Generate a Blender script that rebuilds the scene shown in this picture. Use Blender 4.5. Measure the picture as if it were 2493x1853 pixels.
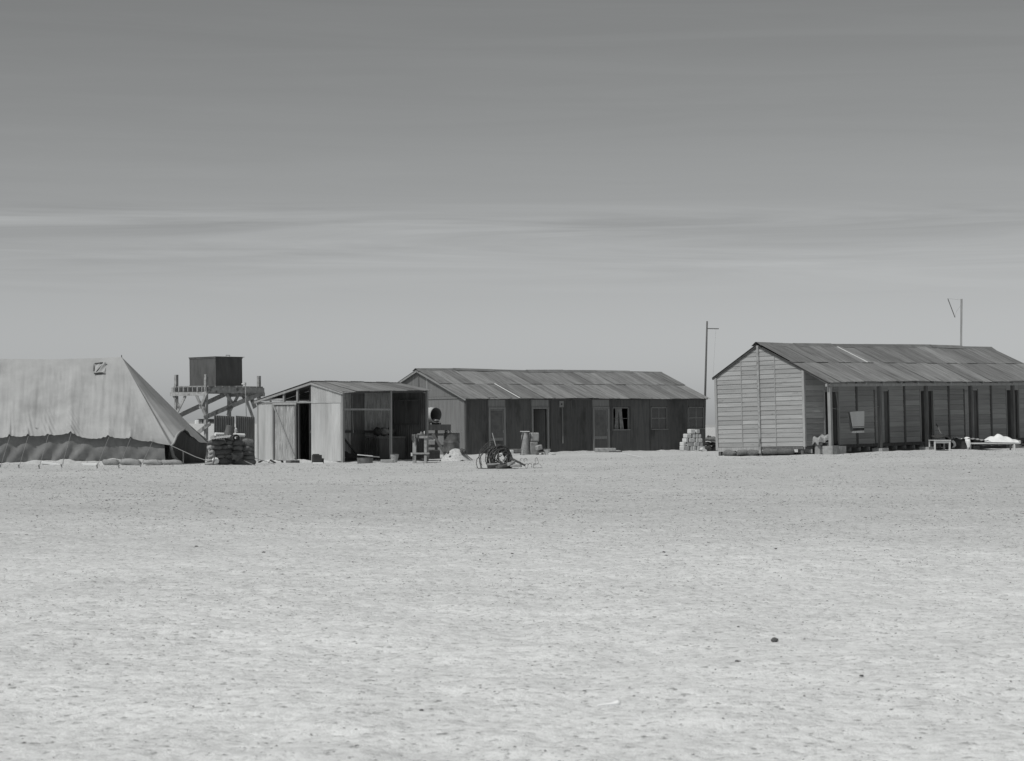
import bpy, math, random
import numpy as np
from mathutils import Vector, Matrix, Euler
random.seed(7); rng = np.random.default_rng(7)
R = math.radians
for o in list(bpy.data.objects): bpy.data.objects.remove(o)
sc = bpy.context.scene
C = sc.collection
# ------------------------------------------------------------------ camera, sky, sun, exposure
F, CXP, YH, CZ = 5600.0, 1246.5, 1043.0, 1.13      # focal length / centre / eye level in pixels of the photograph, eye height in metres
cam = bpy.data.cameras.new('camera'); camo = bpy.data.objects.new('camera', cam); C.objects.link(camo)
camo.location = (0, 0, CZ); camo.rotation_euler = (R(90), 0, 0)
cam.sensor_width = 36; cam.lens = F / 2493 * 36; cam.shift_y = (YH - 926.5) / 2493
cam.clip_start = .5; cam.clip_end = 20000
cam.dof.use_dof = True; cam.dof.focus_distance = 72; cam.dof.aperture_fstop = 11
sc.camera = camo
SUN_EL, SUN_AZ = 54.0, 42.0                          # azimuth: degrees to the left of straight behind the camera
to_sun = Vector((-math.sin(R(SUN_AZ)) * math.cos(R(SUN_EL)), -math.cos(R(SUN_AZ)) * math.cos(R(SUN_EL)), math.sin(R(SUN_EL))))
w = bpy.data.worlds.new('World'); sc.world = w; w.use_nodes = True
nt = w.node_tree; nt.nodes.clear(); N = nt.nodes.new; L = nt.links.new
def math_node(t, op, a, b=None, clamp=False):
    n = t.nodes.new('ShaderNodeMath'); n.operation = op; n.use_clamp = clamp
    for i, v in enumerate((a, b)):
        if v is None: continue
        if hasattr(v, 'links') or hasattr(v, 'is_linked'): t.links.new(v, n.inputs[i])
        else: n.inputs[i].default_value = v
    return n.outputs[0]
sky = N('ShaderNodeTexSky'); sky.sky_type = 'NISHITA'; sky.sun_disc = False
sky.sun_elevation = R(SUN_EL); sky.sun_rotation = R(180 + SUN_AZ) ; sky.altitude = 50; sky.air_density = 1.0; sky.dust_density = 1.6; sky.ozone_density = 1.0
sep = N('ShaderNodeSeparateColor'); L(sky.outputs[0], sep.inputs[0])
g = math_node(nt, 'ADD', math_node(nt, 'MULTIPLY', sep.outputs[0], .62), math_node(nt, 'ADD', math_node(nt, 'MULTIPLY', sep.outputs[1], .30), math_node(nt, 'MULTIPLY', sep.outputs[2], .08)))
tc = N('ShaderNodeTexCoord'); mp = N('ShaderNodeMapping'); L(tc.outputs['Generated'], mp.inputs[0]); mp.inputs['Scale'].default_value = (4.5, 4.5, 95)
cn = N('ShaderNodeTexNoise'); L(mp.outputs[0], cn.inputs['Vector']); cn.inputs['Scale'].default_value = 1.0; cn.inputs['Detail'].default_value = 5; cn.inputs['Roughness'].default_value = .6; cn.inputs['Distortion'].default_value = .9
sx = N('ShaderNodeSeparateXYZ'); L(tc.outputs['Generated'], sx.inputs[0])
band = N('ShaderNodeValToRGB'); L(sx.outputs[2], band.inputs[0])
cr = band.color_ramp; cr.elements[0].position = .055; cr.elements[0].color = (0, 0, 0, 1); cr.elements[1].position = .2; cr.elements[1].color = (.12, .12, .12, 1)
for p_, c_ in ((.064, .35), (.074, .6), (.082, .5), (.0885, 1.0), (.0925, .75), (.096, .12)):
    e = cr.elements.new(p_); e.color = (c_, c_, c_, 1)
ramp = N('ShaderNodeValToRGB'); L(cn.outputs[0], ramp.inputs[0]); ramp.color_ramp.elements[0].position = .36; ramp.color_ramp.elements[1].position = .70
cl = math_node(nt, 'MULTIPLY', math_node(nt, 'MULTIPLY', math_node(nt, 'SUBTRACT', ramp.outputs[0], .34), band.outputs[0]), .52)
hz = math_node(nt, 'MULTIPLY', math_node(nt, 'POWER', 2.718, math_node(nt, 'MULTIPLY', math_node(nt, 'MAXIMUM', sx.outputs[2], 0.0), -18.0)), 1.5)
g = math_node(nt, 'MULTIPLY', g, math_node(nt, 'ADD', math_node(nt, 'ADD', cl, hz), 1.0))
cmb = N('ShaderNodeCombineColor')
L(math_node(nt, 'MULTIPLY', g, .975), cmb.inputs[0]); L(g, cmb.inputs[1]); L(math_node(nt, 'MULTIPLY', g, 1.005), cmb.inputs[2])
bg = N('ShaderNodeBackground'); L(cmb.outputs[0], bg.inputs[0]); bg.inputs[1].default_value = 0.067
wo = N('ShaderNodeOutputWorld'); L(bg.outputs[0], wo.inputs[0])
sl = bpy.data.lights.new('sun', 'SUN'); slo = bpy.data.objects.new('sun', sl); C.objects.link(slo)
sl.energy = 2.6; sl.angle = R(.53); sl.color = (1.0, .99, .97); slo.rotation_euler = (-to_sun).to_track_quat('-Z', 'Y').to_euler()
sc.view_settings.view_transform = 'Standard'; sc.view_settings.look = 'None'; sc.view_settings.exposure = 0; sc.view_settings.gamma = 1
sc.view_settings.use_curve_mapping = False
sc.cycles.max_bounces = 6; sc.cycles.use_denoising = True

# ------------------------------------------------------------------ helpers
def tag(o, label=None, cat=None, group=None, kind=None):
    if label: o['label'] = label
    if cat: o['category'] = cat
    if group: o['group'] = group
    if kind: o['kind'] = kind
    return o
def empty(name, loc, label=None, cat=None, group=None, rz=0):
    o = bpy.data.objects.new(name, None); C.objects.link(o); o.location = loc; o.rotation_euler = (0, 0, rz); o.empty_display_size = .1
    return tag(o, label, cat, group)
def link(name, me, parent=None, loc=(0, 0, 0), rot=(0, 0, 0), scale=(1, 1, 1)):
    o = bpy.data.objects.new(name, me); C.objects.link(o); o.parent = parent; o.location = loc; o.rotation_euler = rot; o.scale = scale
    return o
class MB:
    def __init__(s): s.v = []; s.f = []
    def add(s, v, f):
        b = len(s.v); s.v += [tuple(p) for p in v]; s.f += [tuple(i + b for i in q) for q in f]; return s
    def box(s, c, d, rot=None):
        x, y, z = d[0] / 2, d[1] / 2, d[2] / 2
        vs = [Vector((i * x, j * y, k * z)) for i in (-1, 1) for j in (-1, 1) for k in (-1, 1)]
        if rot is not None:
            M = rot if isinstance(rot, Matrix) else Euler(rot).to_matrix()
            vs = [M @ p for p in vs]
        return s.add([p + Vector(c) for p in vs], [(0, 1, 3, 2), (4, 6, 7, 5), (0, 4, 5, 1), (2, 3, 7, 6), (0, 2, 6, 4), (1, 5, 7, 3)])
    def bar(s, a, b, wx, wy=None, up=(0, 0, 1)):
        a, b = Vector(a), Vector(b); d = b - a; wy = wy or wx; z = d.normalized(); u = Vector(up)
        if abs(z.dot(u)) > .98: u = Vector((0, 1, 0))
        x = z.cross(u).normalized(); y = x.cross(z)
        M = Matrix((x, y, z)).transposed()
        return s.box((a + b) / 2, (wx, wy, d.length), M)
    def tube(s, pts, r, n=6, cap=True):
        pts = [Vector(p) for p in pts]; rr = r if hasattr(r, '__len__') else [r] * len(pts); rings = []
        nrm = None; base = len(s.v)
        for i, p in enumerate(pts):
            t = (pts[min(i + 1, len(pts) - 1)] - pts[max(i - 1, 0)]).normalized()
            if nrm is None: nrm = t.orthogonal().normalized()
            nrm = (nrm - t * nrm.dot(t)); nrm = nrm.normalized() if nrm.length > 1e-6 else t.orthogonal().normalized()
            bn = t.cross(nrm)
            for k in range(n):
                a = 2 * math.pi * k / n; q = p + (nrm * math.cos(a) + bn * math.sin(a)) * rr[i]; s.v.append(tuple(q))
        for i in range(len(pts) - 1):
            for k in range(n):
                a, b = base + i * n + k, base + i * n + (k + 1) % n
                s.f.append((a, b, b + n, a + n))
        if cap:
            s.f.append(tuple(base + k for k in range(n - 1, -1, -1))); e_ = base + (len(pts) - 1) * n; s.f.append(tuple(e_ + k for k in range(n)))
        return s
    def lathe(s, prof, n=20, c=(0, 0, 0), M=None):
        base = len(s.v); c = Vector(c)
        for r_, z in prof:
            for k in range(n):
                a = 2 * math.pi * k / n; p = Vector((r_ * math.cos(a), r_ * math.sin(a), z)); p = (M @ p) if M else p; s.v.append(tuple(p + c))
        for i in range(len(prof) - 1):
            for k in range(n):
                a, b = base + i * n + k, base + i * n + (k + 1) % n; s.f.append((a, b, b + n, a + n))
        return s
    def mesh(s, mat=None, smooth=False):
        me = bpy.data.meshes.new('m'); me.from_pydata(s.v, [], s.f); me.update()
        if mat: me.materials.append(mat)
        if smooth:
            me.polygons.foreach_set('use_smooth', [True] * len(me.polygons))
            if smooth == 'auto':
                try: me.set_sharp_from_angle(angle=R(35))
                except Exception: pass
        return me
    def build(s, name, mat, parent=None, smooth=False, loc=(0, 0, 0), rot=(0, 0, 0)):
        return link(name, s.mesh(mat, smooth), parent, loc, rot)
def smooth01(a, b, x):
    t = np.clip((np.asarray(x, float) - a) / (b - a), 0, 1); return t * t * (3 - 2 * t)
def G(x, y):
    """height of the ground"""
    rise = np.interp(x, [-60, -3, 2, 7, 9.5, 12, 14, 18, 25, 60], [0, 0, .07, .2, .28, .34, .372, .395, .42, .45])
    z = rise * smooth01(35, 72, y) * (1 - .72 * smooth01(88, 106, y))
    k = np.interp(np.asarray(x) / np.maximum(y, 1), [-.16, -.12, .08, .2], [2.75, 2.7, 1.35, 1.2])
    return z + k * smooth01(140, 800, y)
def Gf(x, y): return float(G(x, y))
def ray(px, py): return Vector(((px - CXP) / F, 1, (YH - py) / F))
def at(px, py, d): return Vector((0, 0, CZ)) + ray(px, py) * d
def gpt(px, py, lo=4, hi=300):
    r_ = ray(px, py)
    for _ in range(50):
        m = (lo + hi) / 2
        if CZ + r_.z * m > Gf(r_.x * m, m): lo = m
        else: hi = m
    p = Vector((0, 0, CZ)) + r_ * lo; p.z = Gf(p.x, p.y); return p
def gat(px, d):
    x = (px - CXP) / F * d; return Vector((x, d, Gf(x, d)))
def frame(name, o, yaw, tilt, *t):
    e_ = empty(name, (0, 0, 0), *t)
    M = Matrix.Translation((o[0], o[1], o[2] + CZ)) @ Matrix.Rotation(-tilt, 4, 'Y') @ Matrix.Rotation(yaw, 4, 'Z')
    e_.matrix_basis = M
    return e_, M
def onplane(M, px, py, axis, val):
    Mi = M.inverted(); a = Mi @ Vector((0, 0, CZ)); d = Mi.to_3x3() @ ray(px, py)
    t = (val - a[axis]) / d[axis]; return a + d * t

# ------------------------------------------------------------------ materials
def tintc(v): return (v * .985, v, v * 1.0, 1)
def material(name, c0, c1, scale=(6, 6, 6), rough=.85, bump=0.0, bscale=None, per=0.0, metallic=0.0, coord='Object', detail=6, lo=.35, hi=.68, spec=.25, dark=None, dscale=None, dlo=.6, dhi=.66):
    m = bpy.data.materials.new(name); m.use_nodes = True; t = m.node_tree; b = t.nodes['Principled BSDF']; l = t.links.new
    tc_ = t.nodes.new('ShaderNodeTexCoord'); oi = t.nodes.new('ShaderNodeObjectInfo')
    off = t.nodes.new('ShaderNodeVectorMath'); off.operation = 'SCALE'; off.inputs[0].default_value = (37.7, 91.3, 53.1); l(oi.outputs['Random'], off.inputs['Scale'])
    ad = t.nodes.new('ShaderNodeVectorMath'); ad.operation = 'ADD'; l(tc_.outputs[coord], ad.inputs[0])
    if coord == 'Object': l(off.outputs[0], ad.inputs[1])
    def noise(sc_, det=detail, rgh=.6):
        mp_ = t.nodes.new('ShaderNodeMapping'); l(ad.outputs[0], mp_.inputs[0]); mp_.inputs['Scale'].default_value = sc_
        n = t.nodes.new('ShaderNodeTexNoise'); n.inputs['Scale'].default_value = 1; n.inputs['Detail'].default_value = det; n.inputs['Roughness'].default_value = rgh
        l(mp_.outputs[0], n.inputs['Vector']); return n.outputs[0]
    n1 = noise(scale)
    rp = t.nodes.new('ShaderNodeValToRGB'); l(n1, rp.inputs[0]); rp.color_ramp.elements[0].position = lo; rp.color_ramp.elements[1].position = hi
    rp.color_ramp.elements[0].color = tintc(c0); rp.color_ramp.elements[1].color = tintc(c1)
    col = rp.outputs[0]
    if dark is not None:
        rd = t.nodes.new('ShaderNodeValToRGB'); l(noise(dscale or scale, 3), rd.inputs[0]); rd.color_ramp.elements[0].position = dlo; rd.color_ramp.elements[1].position = dhi
        mx = t.nodes.new('ShaderNodeMix'); mx.data_type = 'RGBA'; l(rd.outputs[0], mx.inputs[0]); l(col, mx.inputs[6]); mx.inputs[7].default_value = tintc(dark); col = mx.outputs[2]
    if per:
        v = math_node(t, 'ADD', math_node(t, 'MULTIPLY', oi.outputs['Random'], 2 * per), 1 - per)
        sc2 = t.nodes.new('ShaderNodeVectorMath'); sc2.operation = 'SCALE'; l(col, sc2.inputs[0]); l(v, sc2.inputs['Scale']); col = sc2.outputs[0]
    l(col, b.inputs['Base Color']); b.inputs['Roughness'].default_value = rough; b.inputs['Metallic'].default_value = metallic
    b.inputs['Specular IOR Level'].default_value = spec
    if bump:
        bn = t.nodes.new('ShaderNodeBump'); bn.inputs['Strength'].default_value = 1; bn.inputs['Distance'].default_value = bump; l(noise(bscale or scale), bn.inputs['Height']); l(bn.outputs[0], b.inputs['Normal'])
    return m
M_board = material('weathered_board', .29, .375, (1.2, 26, 26), .85, .002, (2, 60, 60), per=.17, dark=.2, dscale=(5, 18, 18), dlo=.68, dhi=.76)
M_boardg = material('weathered_gable_board', .29, .375, (26, 1.1, 26), .85, .002, (60, 2, 60), per=.13, dark=.21, dscale=(14, 3, 14), dlo=.62, dhi=.74)
M_boardv = material('weathered_upright', .33, .47, (26, 26, 1.2), .85, .002, per=.14)
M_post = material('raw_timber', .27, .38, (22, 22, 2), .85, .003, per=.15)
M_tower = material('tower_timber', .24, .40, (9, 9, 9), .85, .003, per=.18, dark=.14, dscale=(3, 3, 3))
M_dpost = material('dark_timber', .09, .15, (22, 22, 2), .8, .003, per=.15)
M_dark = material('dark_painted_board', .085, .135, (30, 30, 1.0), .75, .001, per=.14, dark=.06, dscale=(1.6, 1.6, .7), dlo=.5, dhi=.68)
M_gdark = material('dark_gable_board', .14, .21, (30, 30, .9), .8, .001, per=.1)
M_lwood = material('light_door_wood', .2, .3, (30, 30, 1.5), .8, .001, per=.1)
M_screen = material('door_screen', .11, .16, (4, 4, 4), .8)
M_core = material('near_black', .05, .08, (3, 3, 3), .9)
M_inside = material('dim_floor', .12, .2, (3, 3, 3), .9)
M_roof = material('weathered_roof_iron', .15, .25, (11, .9, .9), .55, per=.24, metallic=.1, detail=8, dark=.10, dscale=(16, .8, .8), dlo=.55, dhi=.68, spec=.4)
M_cap = material('ridge_cap_iron', .15, .22, (4, 4, 4), .6, per=.15, spec=.4)
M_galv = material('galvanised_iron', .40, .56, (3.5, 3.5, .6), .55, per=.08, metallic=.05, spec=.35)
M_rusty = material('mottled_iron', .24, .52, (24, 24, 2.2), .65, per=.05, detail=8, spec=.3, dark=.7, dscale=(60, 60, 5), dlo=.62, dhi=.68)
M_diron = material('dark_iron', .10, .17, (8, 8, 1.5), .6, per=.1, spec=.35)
M_tank = material('tank_paint', .075, .125, (5, 5, 1.4), .6, bump=.001, per=.03, spec=.35)
M_drum = material('drum_paint', .08, .17, (5, 5, 5), .5, per=.2, spec=.4)
M_steel = material('pale_steel', .35, .5, (6, 6, 6), .35, metallic=.5, spec=.5)
M_canvas = material('tent_canvas', .34, .41, (1.6, 1.6, 1.6), .95, .004, (45, 45, 45), detail=8, spec=.1, dark=.25, dscale=(.8, .8, .35), dlo=.56, dhi=.8)
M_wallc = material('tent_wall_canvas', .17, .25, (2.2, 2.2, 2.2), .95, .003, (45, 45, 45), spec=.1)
M_dcanvas = material('darkened_canvas', .07, .11, (3, 3, 1), .95, spec=.1)  # canvas darkened in its colour, for the shade on the end curtain
M_sack = material('sandbag_hessian', .13, .22, (9, 9, 9), .95, .02, (110, 110, 110), per=.16, spec=.1)
M_lsack = material('pale_sandbag_hessian', .27, .38, (12, 12, 12), .95, .004, (110, 110, 110), per=.1, spec=.1)
M_white = material('white_cloth', .72, .85, (5, 5, 5), .95, spec=.1)
M_grey = material('grey_cloth', .2, .34, (9, 9, 9), .95, .004, (30, 30, 30), per=.15, spec=.1)
M_dcloth = material('dark_cloth', .045, .075, (9, 9, 9), .95, .004, spec=.1)
M_towel = material('towel_cloth', .5, .58, (40, 40, 40), .95, .002, (150, 150, 150), spec=.1)
M_block = material('stone_block', .5, .64, (7, 7, 7), .9, .006, (25, 25, 25), per=.09, spec=.2)
M_conc = material('concrete_block', .26, .4, (7, 7, 7), .9, .006, (25, 25, 25), per=.15, spec=.2)
M_rope = material('rope', .20, .3, (30, 30, 30), .9)
M_wire = material('rusty_wire', .06, .12, (30, 30, 30), .7)
M_paint = material('white_paint', .68, .8, (4, 4, 4), .6)
M_glass = material('dusty_glass', .05, .08, (4, 4, 4), .25, spec=.5)
M_stone = material('dark_stone', .06, .13, (15, 15, 15), .85, .003)
M_bone = material('bleached_bone', .72, .85, (15, 15, 15), .7)
M_hill = material('far_scrub', .30, .36, (.02, .02, .02), .95, coord='Object')
M_clod = material('clod', .11, .25, (40, 40, 40), .95, spec=.1)

def sand_material():
    m = bpy.data.materials.new('sand'); m.use_nodes = True; t = m.node_tree; b = t.nodes['Principled BSDF']; l = t.links.new
    geo = t.nodes.new('ShaderNodeNewGeometry')
    def noise(s, det=5, rgh=.6):
        mp_ = t.nodes.new('ShaderNodeMapping'); l(geo.outputs['Position'], mp_.inputs[0]); mp_.inputs['Scale'].default_value = (s, s, s) if not hasattr(s, '__len__') else s
        n = t.nodes.new('ShaderNodeTexNoise'); n.inputs['Scale'].default_value = 1; n.inputs['Detail'].default_value = det; n.inputs['Roughness'].default_value = rgh
        l(mp_.outputs[0], n.inputs['Vector']); return n.outputs[0]
    def ramp_(src, p0, p1, a, c):
        r_ = t.nodes.new('ShaderNodeValToRGB'); l(src, r_.inputs[0]); r_.color_ramp.elements[0].position = p0; r_.color_ramp.elements[1].position = p1
        r_.color_ramp.elements[0].color = (a, a, a, 1); r_.color_ramp.elements[1].color = (c, c, c, 1); return r_.outputs[0]
    def mul(a, c):
        n = t.nodes.new('ShaderNodeMix'); n.data_type = 'RGBA'; n.blend_type = 'MULTIPLY'; n.inputs[0].default_value = 1; l(a, n.inputs[6]); l(c, n.inputs[7]); return n.outputs[2]
    big = ramp_(noise(.07, 4), .35, .68, .63, .72)
    mid = ramp_(noise(1.1, 6, .65), .36, .62, .93, 1.02)
    fine = ramp_(noise(11, 6, .72), .36, .54, .76, 1.0)  # mottling paints the weak shading of small ripples into the sand colour
    speck = ramp_(noise(24, 3, .6), .32, .41, .45, 1.0)
    sp = t.nodes.new('ShaderNodeSeparateXYZ'); l(geo.outputs['Position'], sp.inputs[0])
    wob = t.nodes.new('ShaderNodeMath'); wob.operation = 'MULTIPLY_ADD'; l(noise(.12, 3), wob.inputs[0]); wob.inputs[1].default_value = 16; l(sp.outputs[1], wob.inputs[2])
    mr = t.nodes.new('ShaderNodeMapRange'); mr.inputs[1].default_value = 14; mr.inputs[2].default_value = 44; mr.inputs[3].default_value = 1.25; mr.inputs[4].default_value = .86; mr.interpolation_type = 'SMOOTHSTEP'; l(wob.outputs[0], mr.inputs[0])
    col = mul(mul(mul(big, mid), mul(fine, speck)), mr.outputs[0])          # uneven exposure painted into the sand colour: paler near, darker farther off
    tint = t.nodes.new('ShaderNodeMix'); tint.data_type = 'RGBA'; tint.blend_type = 'MULTIPLY'; tint.inputs[0].default_value = 1; l(col, tint.inputs[6]); tint.inputs[7].default_value = (.985, 1, 1, 1)
    l(tint.outputs[2], b.inputs['Base Color']); b.inputs['Roughness'].default_value = .95; b.inputs['Specular IOR Level'].default_value = .12
    bn = t.nodes.new('ShaderNodeBump'); bn.inputs['Distance'].default_value = .05; bn.inputs['Strength'].default_value = .8; l(noise(6, 7, .7), bn.inputs['Height']); l(bn.outputs[0], b.inputs['Normal'])
    return m
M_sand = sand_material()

# ------------------------------------------------------------------ ground
def vnoise(x, y, seed):
    xi, yi = np.floor(x).astype(np.int64), np.floor(y).astype(np.int64); xf, yf = x - xi, y - yi
    def h(a, b):
        n = (a * 374761393 + b * 668265263 + seed * 1442695) & 0x7fffffff
        n = ((n ^ (n >> 13)) * 1274126177) & 0x7fffffff
        return ((n ^ (n >> 16)) & 0xffff) / 65535.0
    u, v = xf * xf * (3 - 2 * xf), yf * yf * (3 - 2 * yf)
    return (h(xi, yi) * (1 - u) + h(xi + 1, yi) * u) * (1 - v) + (h(xi, yi + 1) * (1 - u) + h(xi + 1, yi + 1) * u) * v - .5
def relief(x, y):
    near = 1 - smooth01(60, 130, y)
    z = .05 * vnoise(x / 3.1, y / 3.1, 1) + near * (.028 * vnoise(x / .75 + 9, y / .6, 2) + .030 * vnoise(x / .31, y / .27 + 5, 3))
    z = z + (1 - smooth01(25, 50, y)) * .020 * vnoise(x / .13, y / .11, 4)
    return z
ys = [-60., -30., -12., -3., 2., 5.]
while ys[-1] < 125: ys.append(ys[-1] + max(.055, ys[-1] * .0042))
while ys[-1] < 9000: ys.append(ys[-1] * 1.06)
ys = np.array(ys)
u = np.concatenate([[-1], np.linspace(-1, 1, 300), [1]])
X = np.zeros((len(ys), len(u))); Y = np.repeat(ys[:, None], len(u), 1)
half = .27 * np.abs(ys) + 7
X[:] = half[:, None] * u[None, :]
X[:, 0] = -(3 * np.abs(ys) + 200); X[:, -1] = 3 * np.abs(ys) + 200
Z = G(X, Y) + relief(X, Y) * (np.abs(X) < half[:, None] * 1.01)
nr, nc = X.shape
vv = np.stack([X, Y, Z], -1).reshape(-1, 3); idx = np.arange(nr * nc).reshape(nr, nc)
ff = np.stack([idx[:-1, :-1], idx[:-1, 1:], idx[1:, 1:], idx[1:, :-1]], -1).reshape(-1, 4)
def np_mesh(v, f, mat, smooth=True):
    me = bpy.data.meshes.new('m'); k = f.shape[1]
    me.vertices.add(len(v)); me.vertices.foreach_set('co', v.astype(np.float32).ravel())
    me.loops.add(f.size); me.loops.foreach_set('vertex_index', f.astype(np.int32).ravel())
    me.polygons.add(len(f)); me.polygons.foreach_set('loop_start', np.arange(0, f.size, k, dtype=np.int32)); me.polygons.foreach_set('loop_total', np.full(len(f), k, dtype=np.int32))
    me.polygons.foreach_set('use_smooth', np.full(len(f), smooth)); me.update(calc_edges=True); me.materials.append(mat); return me
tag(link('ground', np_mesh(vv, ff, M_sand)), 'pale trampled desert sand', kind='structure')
# far low ridge on the skyline
hb = MB(); xs = np.linspace(-2500, 2500, 160); hv = []
for i, x in enumerate(xs):
    t = float(np.interp(x, [-450, -350, 0, 280], [8.2, 8.0, 6.0, 4.2])) + .5 * float(vnoise(np.array(x / 160), np.array(3.3), 8))
    hv += [(x, 2400, -1), (x, 2405, CZ - .9 + t), (x, 2900, CZ - .9 + t), (x, 2910, -1)]
hb.add(hv, [(4 * i + k, 4 * i + k + 4, 4 * i + k + 5, 4 * i + k + 1) for i in range(len(xs) - 1) for k in range(3)])
tag(hb.build('hills', M_hill, smooth=False), 'low grey ridge on the skyline', kind='structure')
# clods and twigs
def clods(n, y0, y1, s0, s1, seed):
    r_ = np.random.default_rng(seed)
    y = y0 * (y1 / y0) ** (r_.random(n) ** .62); x = (r_.random(n) * 2 - 1) * (.245 * y + 1.0)
    clump = vnoise(x / 2.3, y / 2.3, 21) + .6 * vnoise(x / .7, y / .7, 22)
    keep = clump > r_.normal(-.06, .3, n); x, y = x[keep], y[keep]; n = len(x)
    s = (s0 + (s1 - s0) * r_.random(n) ** 2.2) * (.7 + .9 * smooth01(10, 50, y)); z = G(x, y) + relief(x, y)
    base = np.array([[1, 0, 0], [0, 1, 0], [-1, 0, 0], [0, -1, 0], [.1, .1, .75], [.45, .5, .45], [-.5, .3, .4], [-.3, -.5, .5]])
    tri = np.array([[0, 5, 4], [5, 1, 4], [1, 6, 4], [6, 2, 4], [2, 7, 4], [7, 3, 4], [3, 0, 4], [0, 1, 5], [1, 2, 6], [2, 3, 7]])
    a = r_.random(n) * 6.283; st = .6 + r_.random(n) * 1.6
    P = base[None] * np.stack([s * st, s, s * (.5 + .6 * r_.random(n))], -1)[:, None, :]; P = P + r_.normal(0, .16, P.shape) * s[:, None, None]
    ca, sa = np.cos(a)[:, None], np.sin(a)[:, None]
    V = np.stack([P[..., 0] * ca - P[..., 1] * sa + x[:, None], P[..., 0] * sa + P[..., 1] * ca + y[:, None], P[..., 2] + z[:, None] - .003], -1)
    Fc = tri[None] + (np.arange(n) * 8)[:, None, None]
    return V.reshape(-1, 3), Fc.reshape(-1, 3)
cv, cf = clods(150000, 6.5, 80, .0025, .012, 3)
tag(link('desert_litter', np_mesh(cv, cf, M_clod, False)), 'scattered clods, dry twigs and pebbles on the sand', 'gravel', kind='stuff')

# ------------------------------------------------------------------ shared shapes
def corr(p00, p10, p11, p01, waves, amp=.010, name='sheet', mat=None, parent=None, seg=6, rows=1, sag=0.0):
    """corrugated sheet over a quad: p00-p10 runs across the waves, p00-p01 along them"""
    p00, p10, p11, p01 = map(Vector, (p00, p10, p11, p01)); n = (p10 - p00).cross(p01 - p00).normalized(); m = MB(); k = int(waves * seg); ph = random.random() * 6
    for j in range(rows + 1):
        v = j / rows
        for i in range(k + 1):
            t = i / k; p = (p00 * (1 - t) + p10 * t) * (1 - v) + (p01 * (1 - t) + p11 * t) * v
            m.v.append(tuple(p + n * (amp * math.sin(2 * math.pi * t * waves) + sag * math.sin(ph + 5 * t + 3 * v))))
    for j in range(rows):
        for i in range(k):
            a = j * (k + 1) + i; m.f.append((a, a + 1, a + k + 2, a + k + 1))
    return m.build(name, mat, parent, smooth=True)
def prism(poly, d0, d1, axis, name, mat, parent, taper=None):
    """extrude a 2-D polygon along a local axis ('x': poly is (y,z); 'y': poly is (x,z)); taper(z) shifts the front face"""
    m = MB(); n = len(poly); tp = taper or (lambda z: 0)
    for d, fr in ((d0, 1), (d1, 0)):
        for a, z in poly:
            dd = d + (tp(z) if fr else 0); m.v.append((dd, a, z) if axis == 'x' else (a, dd, z))
    m.f.append(tuple(range(n))); m.f.append(tuple(range(2 * n - 1, n - 1, -1)))
    for i in range(n): j = (i + 1) % n; m.f.append((j, i, i + n, j + n))
    return m.build(name, mat, parent)
def clip_top(poly_a0, poly_a1, z0, z1, zt):
    """rectangle [a0,a1]x[z0,z1] cut by the sloping line zt(a)"""
    out = []; P = [(poly_a0, z0), (poly_a1, z0), (poly_a1, z1), (poly_a0, z1)]
    for i in range(4):
        p, q = P[i], P[(i + 1) % 4]; dp, dq = zt(p[0]) - p[1], zt(q[0]) - q[1]
        if dp >= 0: out.append(p)
        if (dp >= 0) != (dq >= 0): t = dp / (dp - dq); out.append((p[0] + (q[0] - p[0]) * t, p[1] + (q[1] - p[1]) * t))
    return out
def boards(root, axis, plane, a0, a1, z0, ztop, pitch, mat, out=-1, name='board', gap=.004):
    """lapped boards filling [a0,a1] from z0 up to ztop(a)"""
    z = z0; zm = max(ztop(a0), ztop(a1))
    while z < zm - .02:
        p = clip_top(a0 + gap, a1 - gap, z + .003, min(z + pitch, zm) - .003, ztop)
        if len(p) >= 3 and max(q[1] for q in p) - min(q[1] for q in p) > .02:
            j = random.uniform(0, .004); h = pitch
            prism(p, plane + out * (.012 + j), plane, axis, name, mat, root, taper=lambda zz, z_=z: out * .014 * (1 - (zz - z_) / h))
        z += pitch
def vpanel(root, axis, plane, a0, a1, z0, ztop, mat, out=-1, name='panel', bw=.0575, dep=.007, gap=.006, th=.02):
    """panel of narrow upright matchboards with grooves"""
    m = MB(); a0 += gap; a1 -= gap; n = max(1, round((a1 - a0) / bw)); b = (a1 - a0) / n; pr = []
    for i in range(n):
        x = a0 + i * b; pr += [(x, dep if i else 0), (x + .006, 0), (x + b - .006, 0)]
    pr.append((a1, 0))
    for a, dd in pr:
        for z in (z0, ztop(a)):
            c = plane + out * (th - dd); m.v.append((c, a, z) if axis == 'x' else (a, c, z))
    k = len(pr)
    for i in range(k - 1): m.f.append((2 * i, 2 * i + 2, 2 * i + 3, 2 * i + 1))
    for a, dd in (pr[0], pr[-1]):
        i = 0 if a == a0 else k - 1; bb = len(m.v)
        for z in (z0, ztop(a)): m.v.append((plane, a, z) if axis == 'x' else (a, plane, z))
        m.f.append((2 * i, 2 * i + 1, bb + 1, bb))
    return m.build(name, mat, root)
def boxp(root, name, mat, x0, x1, y0, y1, z0, z1):
    return MB().box(((x0 + x1) / 2, (y0 + y1) / 2, (z0 + z1) / 2), (abs(x1 - x0), abs(y1 - y0), abs(z1 - z0))).build(name, mat, root)
def barp(root, name, mat, a, b, wx, wy=None, up=(0, 0, 1)): return MB().bar(a, b, wx, wy, up).build(name, mat, root)
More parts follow.
